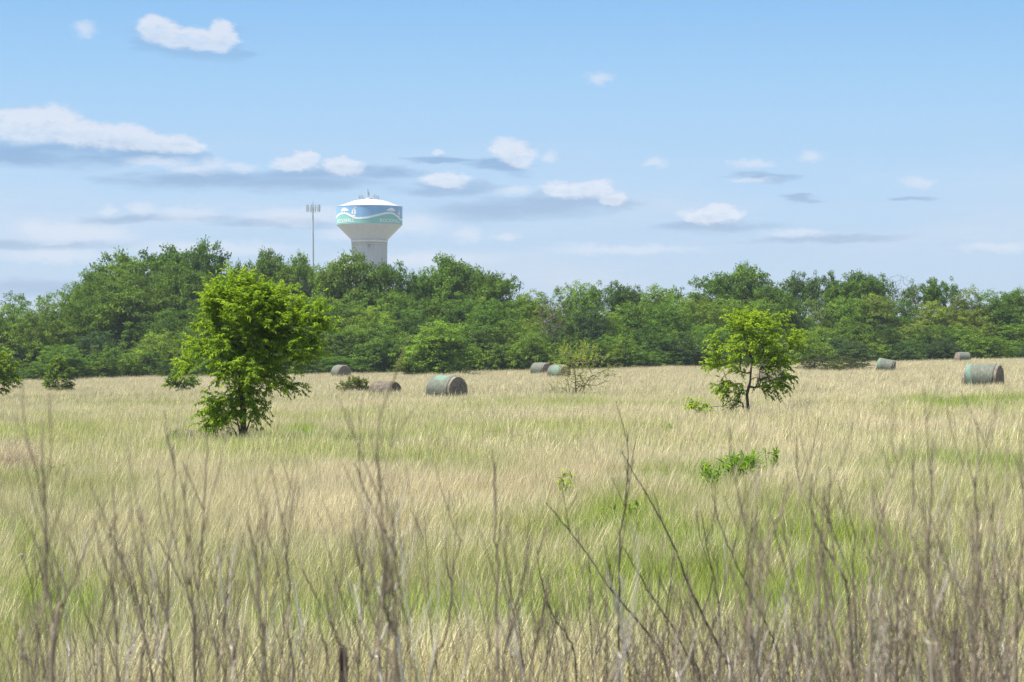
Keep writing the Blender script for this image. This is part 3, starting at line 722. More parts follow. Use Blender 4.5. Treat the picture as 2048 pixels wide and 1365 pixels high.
field_tree('field_tree', 58, 486, [(487,870),(486,820),(484,770),(486,720),(492,670),(497,620)],
 [(492,632,46,50,1.1),(448.2,610,20.7,30,0.6,0.1),(406.4,700,18.8,20,0.5,0.1),(385.5,728,13.2,7,0.3,0.2),(584.6,644,32.0,25.5,0.7,-0.2),(635.9,646,12.8,6.0,0.3,-0.2),(632.1,618,6.4,8.5,0.2,-0.2),(590.7,700,35.7,24,0.7),(618.2,700,13.2,11,0.3),(494.8,745,55.8,38,1.2),(556.5,768,22.0,12,0.5,-0.3),(577.4,770,7.7,7,0.2,-0.3),(446.2,818,25.6,30.7,0.7),(486.1,800,29.4,26.9,0.7),(514.6,822,12.9,6.7,0.3,-0.2),(486.2,576,9.4,18,0.3),(456.8,585,11.3,14,0.3,0.1),(499.5,595,16.9,16,0.4,0.1),(516.6,582,7.5,9,0.3),(548.9,590,10.3,15,0.3,-0.1),(430.1,600,6.6,18,0.2),(596.0,616,7.2,9.3,0.3),(528.0,605,16.9,16,0.3,0.2),(429.2,664,18.8,26,0.6),(423.4,838,9.2,15.4,0.4),(542.2,650,33.8,44,0.9),(456.8,700,30.1,36,1.0),(518.5,700,37.6,40,1.0),(632,656,18.7,11.9,0.4,-0.2),(556,600,16,18,0.5,-0.1),(567,629,18.7,15.3,0.5),(438,628,16,28,0.6,0.1),(424,604,7,16,0.3),(470,565,12,14,0.3)],
 700, 1.3, (.170, .285, .018, 1), 'big bright yellow green tree alone in the field at left', length=.46, nleaf=25, L=.088, Wd=.034, multi=3, droop=.45, rmax=.075, seed=21, tintb=.42,
 extra_stems=[[(478,858,.05),(470,830,.1),(462,800,.15)],[(494,860,-.05),(503,835,-.1),(512,812,-.1)],[(470,865,.1),(455,845,.2)]])
field_tree('field_tree', 74, 1496, [(1496,815),(1494,790),(1500,765),(1502,735),(1505,718),(1513,705)],
 [(1505.6,662,44.2,26,1.0),(1474.0,647,12.9,17,0.4),(1565.1,644,9.2,14,0.3),(1541.8,654,16.6,18,0.5),(1583.7,684,16.6,20,0.4),(1500.0,696,60.7,22,1.0),(1434.9,720,15.6,20,0.4,0.1),(1431.2,687,11.0,9,0.3),(1541.8,726,35.0,24,0.9),(1541.8,766,31.3,20,0.7),(1572.5,754,13.8,6,0.3),(1465.6,779,27.6,16,0.5,0.1),(1444.2,769,12.9,8,0.3),(1472.1,732,33.1,13,0.7),(1405,816,22,10,0.3,-0.3),(1392,808,9,5,0.2,-0.3),(1427,826,12,6,0.2,-0.3),(1526,828,14,5,0.2),(1470,812,8,6,0.2,-0.1),(1500.0,644,18.4,16,0.5),(1518.6,636,11.0,8,0.3)],
 440, 1.0, (.175, .280, .018, 1), 'slender bright yellow green tree with bare trunk and low left limb, at right', length=.36, nleaf=14, L=.10, Wd=.048, multi=2, rmax=.05, seed=22, tintb=.45,
 extra_stems=[[(1484,806,-.1),(1462,800,-.2),(1445,812,-.3),(1418,814,-.3)]])
field_tree('thorny_shrub', 115, 1152, [(1152,790),(1151,765),(1150,745),(1147,720)],
 [(1150,735,40,26,.9),(1140,708,30,16,.7),(1175,712,28,20,.7),(1160,692,16,9,.4),(1130,695,8,12,.3),(1190,700,8,12,.3),(1200,738,26,12,.4),(1226,750,14,6,.3),(1118,775,22,12,.4),(1190,762,28,12,.5),(1150,765,30,16,.6),(1108,722,8,12,.3),(1212,712,12,8,.3),(1165,792,36,10,.5),(1108,795,22,8,.3)],
 420, .9, (.24, .30, .04, 1), 'thorny half bare shrub with grey stems in front of the pair of far bales', length=.26, nleaf=9, L=.07, Wd=.035, droop=.2, multi=1, rtip=.0055, rmax=.05, seed=23,
 extra_stems=[[(1164,790,.1),(1170,770,.2),(1163,755,.3),(1155,745,.3)],[(1140,790,.1),(1136,765,.2),(1134,740,.3)],[(1170,785,-.1),(1188,800,-.3)],[(1130,790,0),(1105,775,.1),(1098,765,.1)],[(1160,780,.1),(1180,755,.1),(1215,738,0),(1240,725,0)]], bark=bark_mat('thorn_bark', (.17, .15, .08, 1), (.32, .28, .17, 1)), tintb=.35, cat='shrub', up=1.4)
field_tree('sapling', 178, 117, [(116,770),(115,745)], [(118,765,26,20,.9),(113,738,20,16,.7),(118,722,10,8,.4),(135,745,12,8,.5),(100,765,12,14,.5),(128,778,16,10,.6)],
 190, .9, (.085, .150, .022, 1), 'small leafy sapling standing in dry grass near the left edge', length=.40, nleaf=11, L=.17, Wd=.08, multi=2, seed=24, tintb=.4)
field_tree('sapling', 164, 365, [(365,780),(362,768)], [(362,762,26,12,.7),(355,752,12,8,.5),(380,765,14,9,.5),(368,780,12,10,.5),(338,768,12,6,.4)],
 120, .7, (.095, .165, .022, 1), 'low wide sapling just left of the big field tree', length=.36, nleaf=11, L=.17, Wd=.08, multi=2, seed=25, tintb=.4)
field_tree('field_tree', 150, -14, [(-14,770),(-15,740)], [(-12,735,34,28,1.2),(0,760,34,22,1.0),(-20,710,26,18,.8),(18,740,14,14,.6),(8,708,10,12,.4),(-35,745,30,30,1.0)],
 380, 1.1, (.150, .240, .020, 1), 'bright green field tree half cut by the left edge', length=.42, nleaf=12, L=.16, Wd=.075, multi=2, seed=26, tintb=.45)
field_tree('juniper_bush', 146, 705, [(705,782),(706,774)], [(690,775,16,9,.6),(706,768,16,12,.7),(722,772,14,12,.6),(732,780,8,6,.4),(714,764,8,7,.3)],
 260, .7, (.080, .110, .025, 1), 'low feathery juniper bush between far bale and brown broken bale', length=.22, nleaf=16, L=.09, Wd=.03, droop=.1, multi=2, seed=27, tintb=.35, cat='bush', up=.2)

# ------------------------------------------------------------------ hay bales
def bale_mats(dk=1.0):
    m, t, out = mat('hay'); tc = t.node('ShaderNodeTexCoord').outputs['Object']
    s3 = t.node('ShaderNodeSeparateXYZ'); t.l.new(tc, s3.inputs[0])
    rr = t.math('SQRT', t.math('ADD', t.math('MULTIPLY', s3.outputs[1], s3.outputs[1]), t.math('MULTIPLY', s3.outputs[2], s3.outputs[2])))
    an = t.math('ARCTAN2', s3.outputs[1], s3.outputs[2])
    sp = t.node('ShaderNodeCombineXYZ'); t.l.new(t.math('MULTIPLY_ADD', an, .12, t.math('MULTIPLY', rr, 9.0)), sp.inputs[0]); t.l.new(an, sp.inputs[1]); t.l.new(s3.outputs[0], sp.inputs[2])
    f, _ = t.noise(sp.outputs[0], 3.0, 5, .65); f2, _ = t.noise(tc, 3.0, 5, .7); f3, _ = t.noise(tc, 22.0, 4, .7)
    c = t.ramp(f, [(.3, (.12 * dk, .095 * dk, .07 * dk, 1)), (.5, (.26 * dk, .212 * dk, .158 * dk, 1)), (.72, (.42 * dk, .35 * dk, .26 * dk, 1))])
    c = t.mix(t.step(f2, .45, .7), c, (.17 * dk, .135 * dk, .10 * dk, 1)); c = t.mix(t.math('MULTIPLY', t.step(f3, .5, .8), .5), c, (.48 * dk, .39 * dk, .28 * dk, 1))
    pbr(t, out, c, .95, t.math('ADD', f, f3), .9, .05, .1)
    hay = m
    def wrap(name, cen, rad_, amt):
        m, t, out = mat(name); tc = t.node('ShaderNodeTexCoord').outputs['Object']
        f, _ = t.noise(t.vmath('MULTIPLY', tc, (14, 3, 3)), 1.5, 5, .65); f2, _ = t.noise(tc, 2.0, 5, .7)
        c = t.ramp(f, [(.3, (.065, .072, .050, 1)), (.6, (.130, .138, .100, 1)), (.8, (.21, .215, .16, 1))])
        c = t.mix(t.math('MULTIPLY', t.step(f2, .5, .75), .6), c, (.19, .165, .125, 1))
        if amt:
            q_ = t.vmath('LENGTH', t.vmath('MULTIPLY', t.vmath('SUBTRACT', t.vmath('ADD', tc, t.vmath('MULTIPLY', t.vmath('SUBTRACT', t.noise(tc, 5.0, 4, .6)[1], (.5, .5, .5)), (.6, .8, .8))), cen), rad_), out=1)
            fine, _ = t.noise(t.vmath('MULTIPLY', tc, (18, 4, 4)), 2.0, 3, .6)
            if cen[0] < -.3:
                s3 = t.node('ShaderNodeSeparateXYZ'); t.l.new(t.vmath('ADD', tc, t.vmath('MULTIPLY', t.vmath('SUBTRACT', t.noise(tc, 6.0, 5, .7)[1], (.5, .5, .5)), (.35, .1, .1))), s3.inputs[0])
                q_ = t.math('ABSOLUTE', t.math('ADD', t.math('MULTIPLY_ADD', s3.outputs[2], .32, s3.outputs[0]), .46)); q_ = t.math('MULTIPLY', q_, 8.0)
            k = t.math('MULTIPLY', t.step(q_, 1.1, .7), t.step(fine, .3, .55, .5, 1.0))
            c = t.mix(t.math('MULTIPLY', k, amt), c, (.12, .235, .16, 1))
        pbr(t, out, c, .8, f, .5, .03, .25); return m
    return hay, wrap
M_HAY, WRAP = bale_mats(); M_HAYD = bale_mats(.55)[0]
def bale_shell(R, L, x0, x1, rr, nx_, na, sag, wob, seed, caps, tuck=0.0):
    """axis along local x, centre at the origin; sag flattens the bottom"""
    r_ = np.random.default_rng(seed); ph = r_.random(6) * 6.28
    X = np.linspace(x0, x1, nx_); A = np.arange(na) * 2 * np.pi / na
    xx, aa = np.meshgrid(X, A, indexing='ij')
    e = np.clip((np.abs(xx) - L / 2 + .10) / .10, 0, 1) if caps else np.clip((np.abs(xx) - (x1 - x0) / 2 * 1.0 + .05) / .05, 0, 1) * tuck
    q_ = rr * (1 - .075 * e * e) * (1 + wob * (np.sin(aa * 2 + ph[0]) * .5 + np.sin(aa * 5 + xx * 2 + ph[1]) * .3 + np.sin(xx * 9 + ph[2] + aa) * .3) + .006 * r_.normal(size=xx.shape))
    Y = q_ * np.sin(aa); Z = q_ * np.cos(aa); Z = np.where(Z < -R * sag, -R * sag + (Z + R * sag) * .25, Z)
    V = np.stack([xx, Y, Z], -1).reshape(-1, 3); g = Geo()
    i, j = np.meshgrid(np.arange(nx_ - 1), np.arange(na), indexing='ij'); j2 = (j + 1) % na
    g.add(V, np.stack([i * na + j, (i + 1) * na + j, (i + 1) * na + j2, i * na + j2], -1).reshape(-1, 4))
    if caps:
        for s_, row in ((-1, 0), (1, nx_ - 1)):
            ring = V[row * na:(row + 1) * na]; prev = ring; rings = [ring]
            for q2 in (.85, .6, .35, .1):
                rr2 = ring * np.array([1, q2, q2]) + np.array([s_ * .05 * (1 - q2) * 1.2, 0, 0]) + r_.normal(0, .012, ring.shape) * np.array([1, .3, .3]); rings.append(rr2)
            VV = np.concatenate(rings); fs = []
            for a_ in range(len(rings) - 1):
                b0 = a_ * na; jj_ = np.arange(na); k2 = (jj_ + 1) % na
                f = np.stack([b0 + jj_, b0 + k2, b0 + na + k2, b0 + na + jj_], 1); fs.append(f if s_ > 0 else f[:, ::-1])
            g.add(VV, np.concatenate(fs)); l = VV[-na:]; g.add(l, np.arange(na)[None] if s_ > 0 else np.arange(na)[None, ::-1])
    return g
def straws(g, n, L, R, seed, ends=True):
    r_ = np.random.default_rng(seed); a = r_.random(n) * 6.28
    x = r_.uniform(-L / 2, L / 2, n); e = r_.random(n) < .6
    x = np.where(e, np.sign(r_.random(n) - .5) * L / 2 * 1.0, x); rad_ = np.where(e, R * np.sqrt(r_.random(n)), R * .99)
    C = np.stack([x, rad_ * np.sin(a), rad_ * np.cos(a)], 1); C[:, 2] = np.maximum(C[:, 2], -R * .85)
    D = np.stack([np.where(e, np.sign(x) * .6, r_.normal(0, .6, n)), np.cos(a) * 1.0 + r_.normal(0, .5, n), -np.sin(a) + r_.normal(0, .5, n)], 1)
    old = D; prisms(g, C - unit(D) * .02, C + unit(D) * r_.uniform(.05, .14, n)[:, None], np.full(n, .004), np.full(n, .002), 3)
def bale(px, py_base, d, axis_deg, label, R=.76, L=1.5, wrap=None, tilt=0.0, seed=1, wx=(-.9, .9), unwrapped=False, squash=1.0):
    b = ground(px, d, .03)
    t_ = empty('hay_bale', b); t_.rotation_euler = (0, rad(tilt), rad(axis_deg))
    zc = R * .88 * squash
    g = bale_shell(R, L, -L / 2, L / 2, R, 20, 56, .84, .012 if not unwrapped else .05, seed, True); straws(g, 900, L, R, seed)
    o = link('hay', g.mesh('hay', [M_HAYD if unwrapped else M_HAY], True), t_, (0, 0, zc)); o.scale = (1, 1, squash)
    if not unwrapped:
        g = bale_shell(R, L, L / 2 * wx[0], L / 2 * wx[1], R + .014, 18, 56, .845, .012, seed, False, .35)
        m_ = g.mesh('net_wrap', [wrap], True); o = link('net_wrap', m_, t_, (0, 0, zc))
        sm = o.modifiers.new('thickness', 'SOLIDIFY'); sm.thickness = .008; sm.offset = 0
    tag(t_, label, 'hay bale', 'round hay bales in the field'); return t_
W_PLAIN = WRAP('net_wrap_plain', (0, 0, 0), (1, 1, 1), 0)
W_TOP = WRAP('net_wrap_top_dyed', (-.05, -.15, .72), (2.0, 2.0, 2.4), .7)
W_SIDE = WRAP('net_wrap_side_dyed', (-.46, -.5, .15), (7.0, 1.3, 1.0), .7)
W_HALF = WRAP('net_wrap_half_dyed', (.1, -.6, .35), (2.2, 1.2, 1.6), .5)
# axis angle: direction of the local x axis, measured from +X; the end facing right and towards the camera is +x
bale(893, 808, 121, -40, 'nearest green topped bale left of centre, its brown end facing right', wrap=W_TOP, seed=2, wx=(-.86, .86), L=1.58)
bale(1966, 783, 125, -29, 'largest bale at the right edge with bright green streak down its left side', wrap=W_SIDE, seed=3, wx=(-.84, .86), L=1.82, R=.77)
bale(682, 763, 246, -57, 'far grey green bale at left, with its brown end facing right, behind the juniper bush', wrap=W_PLAIN, seed=4, wx=(-.95, .9), R=.78)
bale(1082, 757, 238, -42, 'farther and left one of the pair of bales beside the thorny shrub', wrap=W_PLAIN, seed=5, R=.76, L=1.6)
bale(1118, 763, 208, -42, 'nearer green netted bale of the pair, half hidden by the thorny shrub', wrap=W_HALF, seed=6, R=.76, L=1.5)
bale(1769, 750, 214, -20, 'tilted grey green bale left of the farthest bale', wrap=W_SIDE, seed=7, tilt=11, R=.74, L=1.45)
bale(1925, 732, 272, 14, 'small farthest pale bale at the wood edge above the largest bale', wrap=W_PLAIN, seed=8, R=.72, L=1.38, wx=(-.95, .98))
bale(1543, 782, 150, -25, 'dark unwrapped bale half hidden behind the slender field tree', seed=9, unwrapped=True, R=.66, L=1.5)
bale(770, 800, 134, -28, 'broken brown bale without net, slumped into the grass beside the juniper bush', seed=10, unwrapped=True, R=.70, L=1.35, squash=.82)

# ------------------------------------------------------------------ water tower
TD = 730.0; TS = F / TD
def paint(name, col, rough=.45, var=.06, spec=.35):
    m, t, out = mat(name); tc = t.node('ShaderNodeTexCoord').outputs['Object']
    f, _ = t.noise(t.vmath('MULTIPLY', tc, (1, 1, .25)), .8, 5, .6)
    c2 = tuple(c * (1 - var * 2) for c in col[:3]) + (1,)
    pbr(t, out, t.ramp(f, [(.3, c2), (.7, col)]), rough, None, spec=spec); return m
M_TWHITE = paint('tower_white', (.52, .52, .52, 1)); M_CREAM = paint('tower_cream', (.48, .51, .68, 1)); M_CONC = paint('tower_concrete', (.46, .455, .46, 1), .85, .08)
M_BLUE = paint('tower_blue', (.21, .40, .62, 1)); M_TEAL = paint('tower_green', (.21, .49, .43, 1)); M_STEEL = paint('galvanised', (.42, .47, .51, 1), .5, .1)
M_MARK = paint('tower_marking', (.78, .78, .77, 1)); M_DARKBLUE = paint('tower_dark_blue', (.06, .20, .46, 1)); M_DARK = paint('tower_dark', (.10, .10, .11, 1))
tb = ground(738.8, TD); T0 = Vector(tb)
def tz(py): return CAMZ + (HY - py) / TS - T0.z
tower = empty('water_tower', T0)
tag(tower, 'white water tower with blue and green painted band lettered ROCKWALL, rising behind the oaks', 'water tower')
def lathe(name, prof, m, parent, n=96, smooth=True):
    A = np.arange(n) * 2 * np.pi / n; prof = np.array(prof)
    V = np.stack([prof[:, 0, None] * np.sin(A), -prof[:, 0, None] * np.cos(A), np.broadcast_to(prof[:, 1, None], (len(prof), n))], -1).reshape(-1, 3)
    i, j = np.meshgrid(np.arange(len(prof) - 1), np.arange(n), indexing='ij'); j2 = (j + 1) % n
    me = np_mesh(name, V, [np.stack([i * n + j, i * n + j2, (i + 1) * n + j2, (i + 1) * n + j], -1).reshape(-1, 4)], [m], smooth=smooth)
    return link(name, me, parent)
zB, zT = tz(450.6), tz(414.2); zC = tz(481.0); zK = tz(485.2); BR = 9.95
lathe('column', [(5.38, -1), (5.38, zK - .9)], M_CONC, tower)
lathe('column_rim', [(5.36, zK - .9), (5.44, zK - .9), (5.44, zK), (5.2, zK)], M_CONC, tower)
M_COLL = paint('tower_collar', (.70, .67, .68, 1))
lathe('collar', [(5.2, zK), (5.58, zK), (5.58, zC), (5.40, zC)], M_COLL, tower)
lathe('cone', [(5.42, zC)] + [(5.42 + (BR - 5.42) * t_, zC + (zB - zC) * (t_ ** .97)) for t_ in np.linspace(.08, 1, 12)], M_CREAM, tower)
lathe('roof', [(BR + .06, zT - .12), (BR + .10, zT), (9.6, zT + .10), (8.6, zT + .36), (7.4, zT + .78), (6.2, zT + 1.25), (4.9, zT + 1.68), (3.4, zT + 2.05), (1.8, zT + 2.28), (0.02, zT + 2.35)], M_TWHITE, tower)
lathe('roof_rail', [(1.0, zT + 2.30), (1.05, zT + 2.65), (.95, zT + 2.65)], M_STEEL, tower)
# painted band: the wave splits it into a blue upper and a green lower sheet; four repeats
WK = [(-60,.27),(-44,.31),(-29,.43),(-14,.55),(-4,.59),(4,.58),(12,.48),(20,.36),(25,.29),(30,.27)]
def wave(th):
    t_ = ((th - 44 + 60) % 90) - 60
    xs_ = [w[0] for w in WK]; k = np.interp(t_, xs_, [w[1] for w in WK])
    return k
TH = np.arange(0, 361, 1.5)
kw = np.array([np.mean([wave(t_ + o_) for o_ in (-3, -1.5, 0, 1.5, 3)]) for t_ in TH]); hB = zT - zB
def band(name, z0, z1, m, r, parent=tower):
    a = np.radians(TH); n = len(TH)
    z0 = np.broadcast_to(z0, (n,)); z1 = np.broadcast_to(z1, (n,))
    lo = np.stack([r * np.sin(a), -r * np.cos(a), z0], 1); hi = np.stack([r * np.sin(a), -r * np.cos(a), z1], 1)
    i = np.arange(n - 1)
    return link(name, np_mesh(name, np.concatenate([lo, hi]), [np.stack([i, i + 1, i + 1 + n, i + n], 1)], [m], smooth=True), parent)
zw = zB + kw * hB; hw_ = .055 * hB
bandp = band('painted_band', zw, zT - .02, M_BLUE, BR)
band('green_hills', zB, zw, M_TEAL, BR, bandp)
band('white_wave', zw - hw_, zw + hw_, M_MARK, BR + .03, bandp)
def on_band(name, polys, m, r, parent):
    """polys: outlines in (degrees, height fraction); triangulated as fans after resampling"""
    g = Geo()
    for pl in polys:
        pl = np.array(pl, float); c = pl.mean(0); n = len(pl)
        q_ = np.concatenate([c[None], pl]); a = np.radians(q_[:, 0])
        V = np.stack([r * np.sin(a), -r * np.cos(a), zB + q_[:, 1] * hB], 1)
        i = np.arange(n); g.add(V, np.stack([np.zeros(n, int), i + 1, (i + 1) % n + 1], 1))
    return link(name, g.mesh(name, [m]), parent)
def ell(cx, cy, rx, ry, n=20): return [(cx + rx * math.cos(t_), cy + ry * math.sin(t_)) for t_ in np.linspace(0, 2 * math.pi, n, endpoint=False)]
trees_, boats, trunks = [], [], []
for q0 in (-46, 44, 134, 224):
    c0 = q0 + .5; z0 = .74
    trees_ += [ell(c0, z0 + .045, 5.2, .09), ell(c0 - 5.6, z0 - .005, 4.0, .06), ell(c0 + 5.6, z0, 4.2, .06), ell(c0 - 3, z0 + .03, 3.5, .08), ell(c0 + 3.4, z0 + .03, 3.6, .08), ell(c0, z0 - .05, 5.4, .05)]
    trunks += [[(c0 - 2.4, .60), (c0 - 1.6, .60), (c0 - 1.4, .65), (c0 + .2, .685), (c0 - 4.6, .685), (c0 - 2.5, .65)], [(c0 + 2.0, .60), (c0 + 2.9, .60), (c0 + 3.0, .65), (c0 + 5.0, .675), (c0 + .6, .685), (c0 + 1.9, .65)]]
    b0 = q0 + 21.6
    boats += [[(b0 - .5, .83), (b0 - .9, .70), (b0 - .9, .52), (b0 - 4.6, .50), (b0 - 4.0, .62), (b0 - 2.6, .74)],
              [(b0 + .5, .84), (b0 + 2.6, .76), (b0 + 3.9, .64), (b0 + 4.2, .50), (b0 + .2, .48), (b0 + 1.0, .66)],
              [(b0 - 4.3, .455), (b0 - 3.0, .40), (b0 + 2.4, .39), (b0 + 3.6, .44), (b0 + .5, .47)],
              [(b0 - .5, .885), (b0 + 2.6, .90), (b0 + 5.0, .86), (b0 + 4.6, .845), (b0 + 2.4, .865)]]
on_band('tree_emblem', trees_, M_MARK, BR + .05, bandp); on_band('tree_emblem_trunks', trunks, M_DARKBLUE, BR + .075, bandp); on_band('sailboat_emblem', boats, M_MARK, BR + .05, bandp)
fc = bpy.data.curves.new('lettering', 'FONT'); fc.body = 'ROCKWALL'; fc.size = 1.0; fc.offset = 0.016; fc.space_character = 1.0; fc.resolution_u = 3
tmp = bpy.data.objects.new('lettering', fc); COL.objects.link(tmp); bpy.context.view_layer.update()
dg = bpy.context.evaluated_depsgraph_get(); tme = bpy.data.meshes.new_from_object(tmp.evaluated_get(dg)); bpy.data.objects.remove(tmp)
co = np.zeros(len(tme.vertices) * 3); tme.vertices.foreach_get('co', co); co = co.reshape(-1, 3)
w0, w1 = co[:, 0].min(), co[:, 0].max(); h0, h1 = co[:, 1].min(), co[:, 1].max()
for q0 in (-46, 44.8, 134, 224):
    me = tme.copy(); a = np.radians(q0 + ((co[:, 0] - w0) / (w1 - w0) - .5) * 46.0); zz = zB + .065 * hB + (co[:, 1] - h0) / (h1 - h0) * .205 * hB
    r = BR + .07; me.vertices.foreach_set('co', np.stack([r * np.sin(a), -r * np.cos(a), zz], 1).astype(np.float32).ravel()); me.materials.clear(); me.materials.append(M_MARK); me.update()
    link('lettering', me, bandp)
g = Geo()
r_ = np.random.default_rng(3)
for (ax_, hh) in ((-3.1, .95), (-2.6, .8), (-2.2, 1.0), (-1.8, .7), (-.4, 2.0), (-.1, 1.3), (1.0, .7), (1.5, 1.15), (1.9, .8), (2.3, 1.0), (2.8, .75)):
    hh = hh * 1.35 + .45; yy = r_.uniform(-2.4, -1.2); zb = zT + 1.75 + (.5 if abs(ax_) < 1 else 0)
    prisms(g, [(ax_, yy, zb)], [(ax_, yy, zb + hh)], [.07], [.06], 5)
    prisms(g, [(ax_, yy - .12, zb + hh * .45)], [(ax_, yy - .12, zb + hh * .95)], [.22], [.22], 4)
    prisms(g, [(ax_ - .5, yy, zb + hh * .4)], [(ax_ + .5, yy, zb + hh * .4)], [.05], [.05], 4)
link('roof_antennas', g.mesh('roof_antennas', [M_STEEL]), tower)
g = Geo(); prisms(g, [(.2, -5.55, zK - 1.5)], [(.2, -5.35, zK - 1.5)], [.42], [.42], 4, .1); prisms(g, [(.2, -5.60, zK - .95)], [(.2, -5.35, zK - .95)], [.25], [.25], 4)
link('hatch', g.mesh('hatch', [M_DARK]), tower)

# ------------------------------------------------------------------ antenna mast
MD = 700.0; mb = ground(626, MD); mast = empty('antenna_mast', mb)
tag(mast, 'slim grey monopole antenna mast with panel antennas, left of the water tower', 'antenna mast')
mh = CAMZ + (HY - 403.5) * MD / F - mb.z
g = Geo(); tube(g, [(0, 0, -1), (0, 0, mh * .33), (0, 0, mh * .66), (-.08, 0, mh - 1.9)], [.42, .38, .31, .22], 12, cap=True); tube(g, [(-.08, 0, mh - 1.9), (-.08, 0, mh)], [.13, .11], 8, cap=True)
link('pole', g.mesh('pole', [M_STEEL], True), mast)
ga = Geo(); gf = Geo(); zc = mh - 2.0
for k in range(3):
    a = rad(-90 + 120 * k + 8); c = np.array([math.cos(a), math.sin(a), 0]); tng = np.array([-math.sin(a), math.cos(a), 0])
    for dz in (-.35, .35):
        p = c * 1.15; prisms(gf, [p - tng * 1.7 + np.array([0, 0, zc + dz])], [p + tng * 1.7 + np.array([0, 0, zc + dz])], [.05], [.05], 5)
        prisms(gf, [np.array([0, 0, zc + dz])], [p + np.array([0, 0, zc + dz])], [.06], [.06], 5)
    for u_ in (-1.65, -.6, .6, 1.65):
        q_ = c * 1.28 + tng * u_; prisms(ga, [q_ + np.array([0, 0, zc - 1.0])], [q_ + np.array([0, 0, zc + 1.0])], [.12], [.12], 4)
        prisms(gf, [q_ - c * .1 + np.array([0, 0, zc - 1.1])], [q_ - c * .1 + np.array([0, 0, zc + 1.15])], [.04], [.04], 5)
link('antenna_frame', gf.mesh('antenna_frame', [M_STEEL]), mast); link('panel_antennas', ga.mesh('panel_antennas', [M_STEEL]), mast)

# ------------------------------------------------------------------ dry stalks close to the camera
def catmull(pts, per=5):
    P_ = np.array(pts, float); P_ = np.concatenate([[2 * P_[0] - P_[1]], P_, [2 * P_[-1] - P_[-2]]]); out_ = []
    for i in range(1, len(P_) - 2):
        p0, p1, p2, p3 = P_[i - 1:i + 3]
        for t_ in np.linspace(0, 1, per, endpoint=False):
            out_.append(.5 * ((2 * p1) + (-p0 + p2) * t_ + (2 * p0 - 5 * p1 + 4 * p2 - p3) * t_ ** 2 + (-p0 + 3 * p1 - 3 * p2 + p3) * t_ ** 3))
    out_.append(P_[-2]); return np.array(out_)
def stalk(pix, d, m, label, group=None, r0=.006, r1=.0018, twigs=6, seed=0, lean=0.0, name='dry_stalk', single=True, branches=()):
    """pix runs from the tip down; the stem goes on to the ground"""
    r_ = np.random.default_rng(seed + 900)
    pts = [np.array(PX(x_, y_, d)) for x_, y_ in pix]
    n = len(pts)
    for k, p in enumerate(pts): p[1] += lean * (n - 1 - k) / n + r_.normal(0, .02)
    a = pts[-1]; dirv = a - pts[-2] if n > 1 else np.array([0, 0, -1.]); dirv = dirv / max(1e-6, np.linalg.norm(dirv))
    gz = float(H(a[0], a[1])) - .05
    if a[2] > gz:
        hgt = a[2] - gz; mid = a + np.array([dirv[0] * .35 * hgt * .5, 0, -hgt * .5]); pts += [mid, np.array([mid[0] + dirv[0] * .1 * hgt, mid[1], gz])]
    C = catmull(pts, 6); base = C[-1].copy(); C = C - base; L = len(C); s_ = np.linspace(0, 1, L)
    C[:-1] += r_.normal(0, .0014, (L - 1, 3)) * np.array([1, 1, .3])
    r0 *= .74; r1 *= .85; rr = r1 + (r0 - r1) * s_ ** .75; rr *= 1 + .12 * r_.normal(size=L)
    g = Geo(); tube(g, C, rr, 6)
    hgt = C[0][2]
    def fork(j, ln, ang, rs, depth):
        p = C[j] if depth == 0 else j; sgn = r_.choice([-1, 1]); az_ = r_.uniform(-.9, .9) + (0 if sgn > 0 else math.pi)
        dv = np.array([math.cos(az_) * math.sin(ang), math.sin(az_) * math.sin(ang), math.cos(ang)]); q_ = [p]; dd = dv.copy(); k = 6
        for _ in range(k):
            dd = dd + np.array([0, 0, .10]) + r_.normal(0, .07, 3); dd /= np.linalg.norm(dd); q_.append(q_[-1] + dd * ln / k)
        q_ = np.array(q_); tube(g, q_, np.linspace(rs, r1 * .8, k + 1), 4)
        if depth == 0 and ln > .18:
            for kk_ in (2, 4): 
                if r_.random() < .6: fork(q_[kk_], ln * .45, r_.uniform(.3, .7), rs * .6, 1)
    for _ in range(twigs):
        u_ = r_.uniform(.03, .62); j = int(u_ * (L - 1)); fork(j, r_.uniform(.08, .36) * (.5 + u_) * min(1, hgt / 1.3), r_.uniform(.15, .42), max(r1, rr[j] * .62), 0)
    o = link(name, g.mesh('dry_stalk', [m], True), None, base)
    tag(o, label, 'dry stalk', group or 'dry stalks near the camera'); return o
S, Pp, Dk = M_STALK, M_STALK_P, M_STALK_D
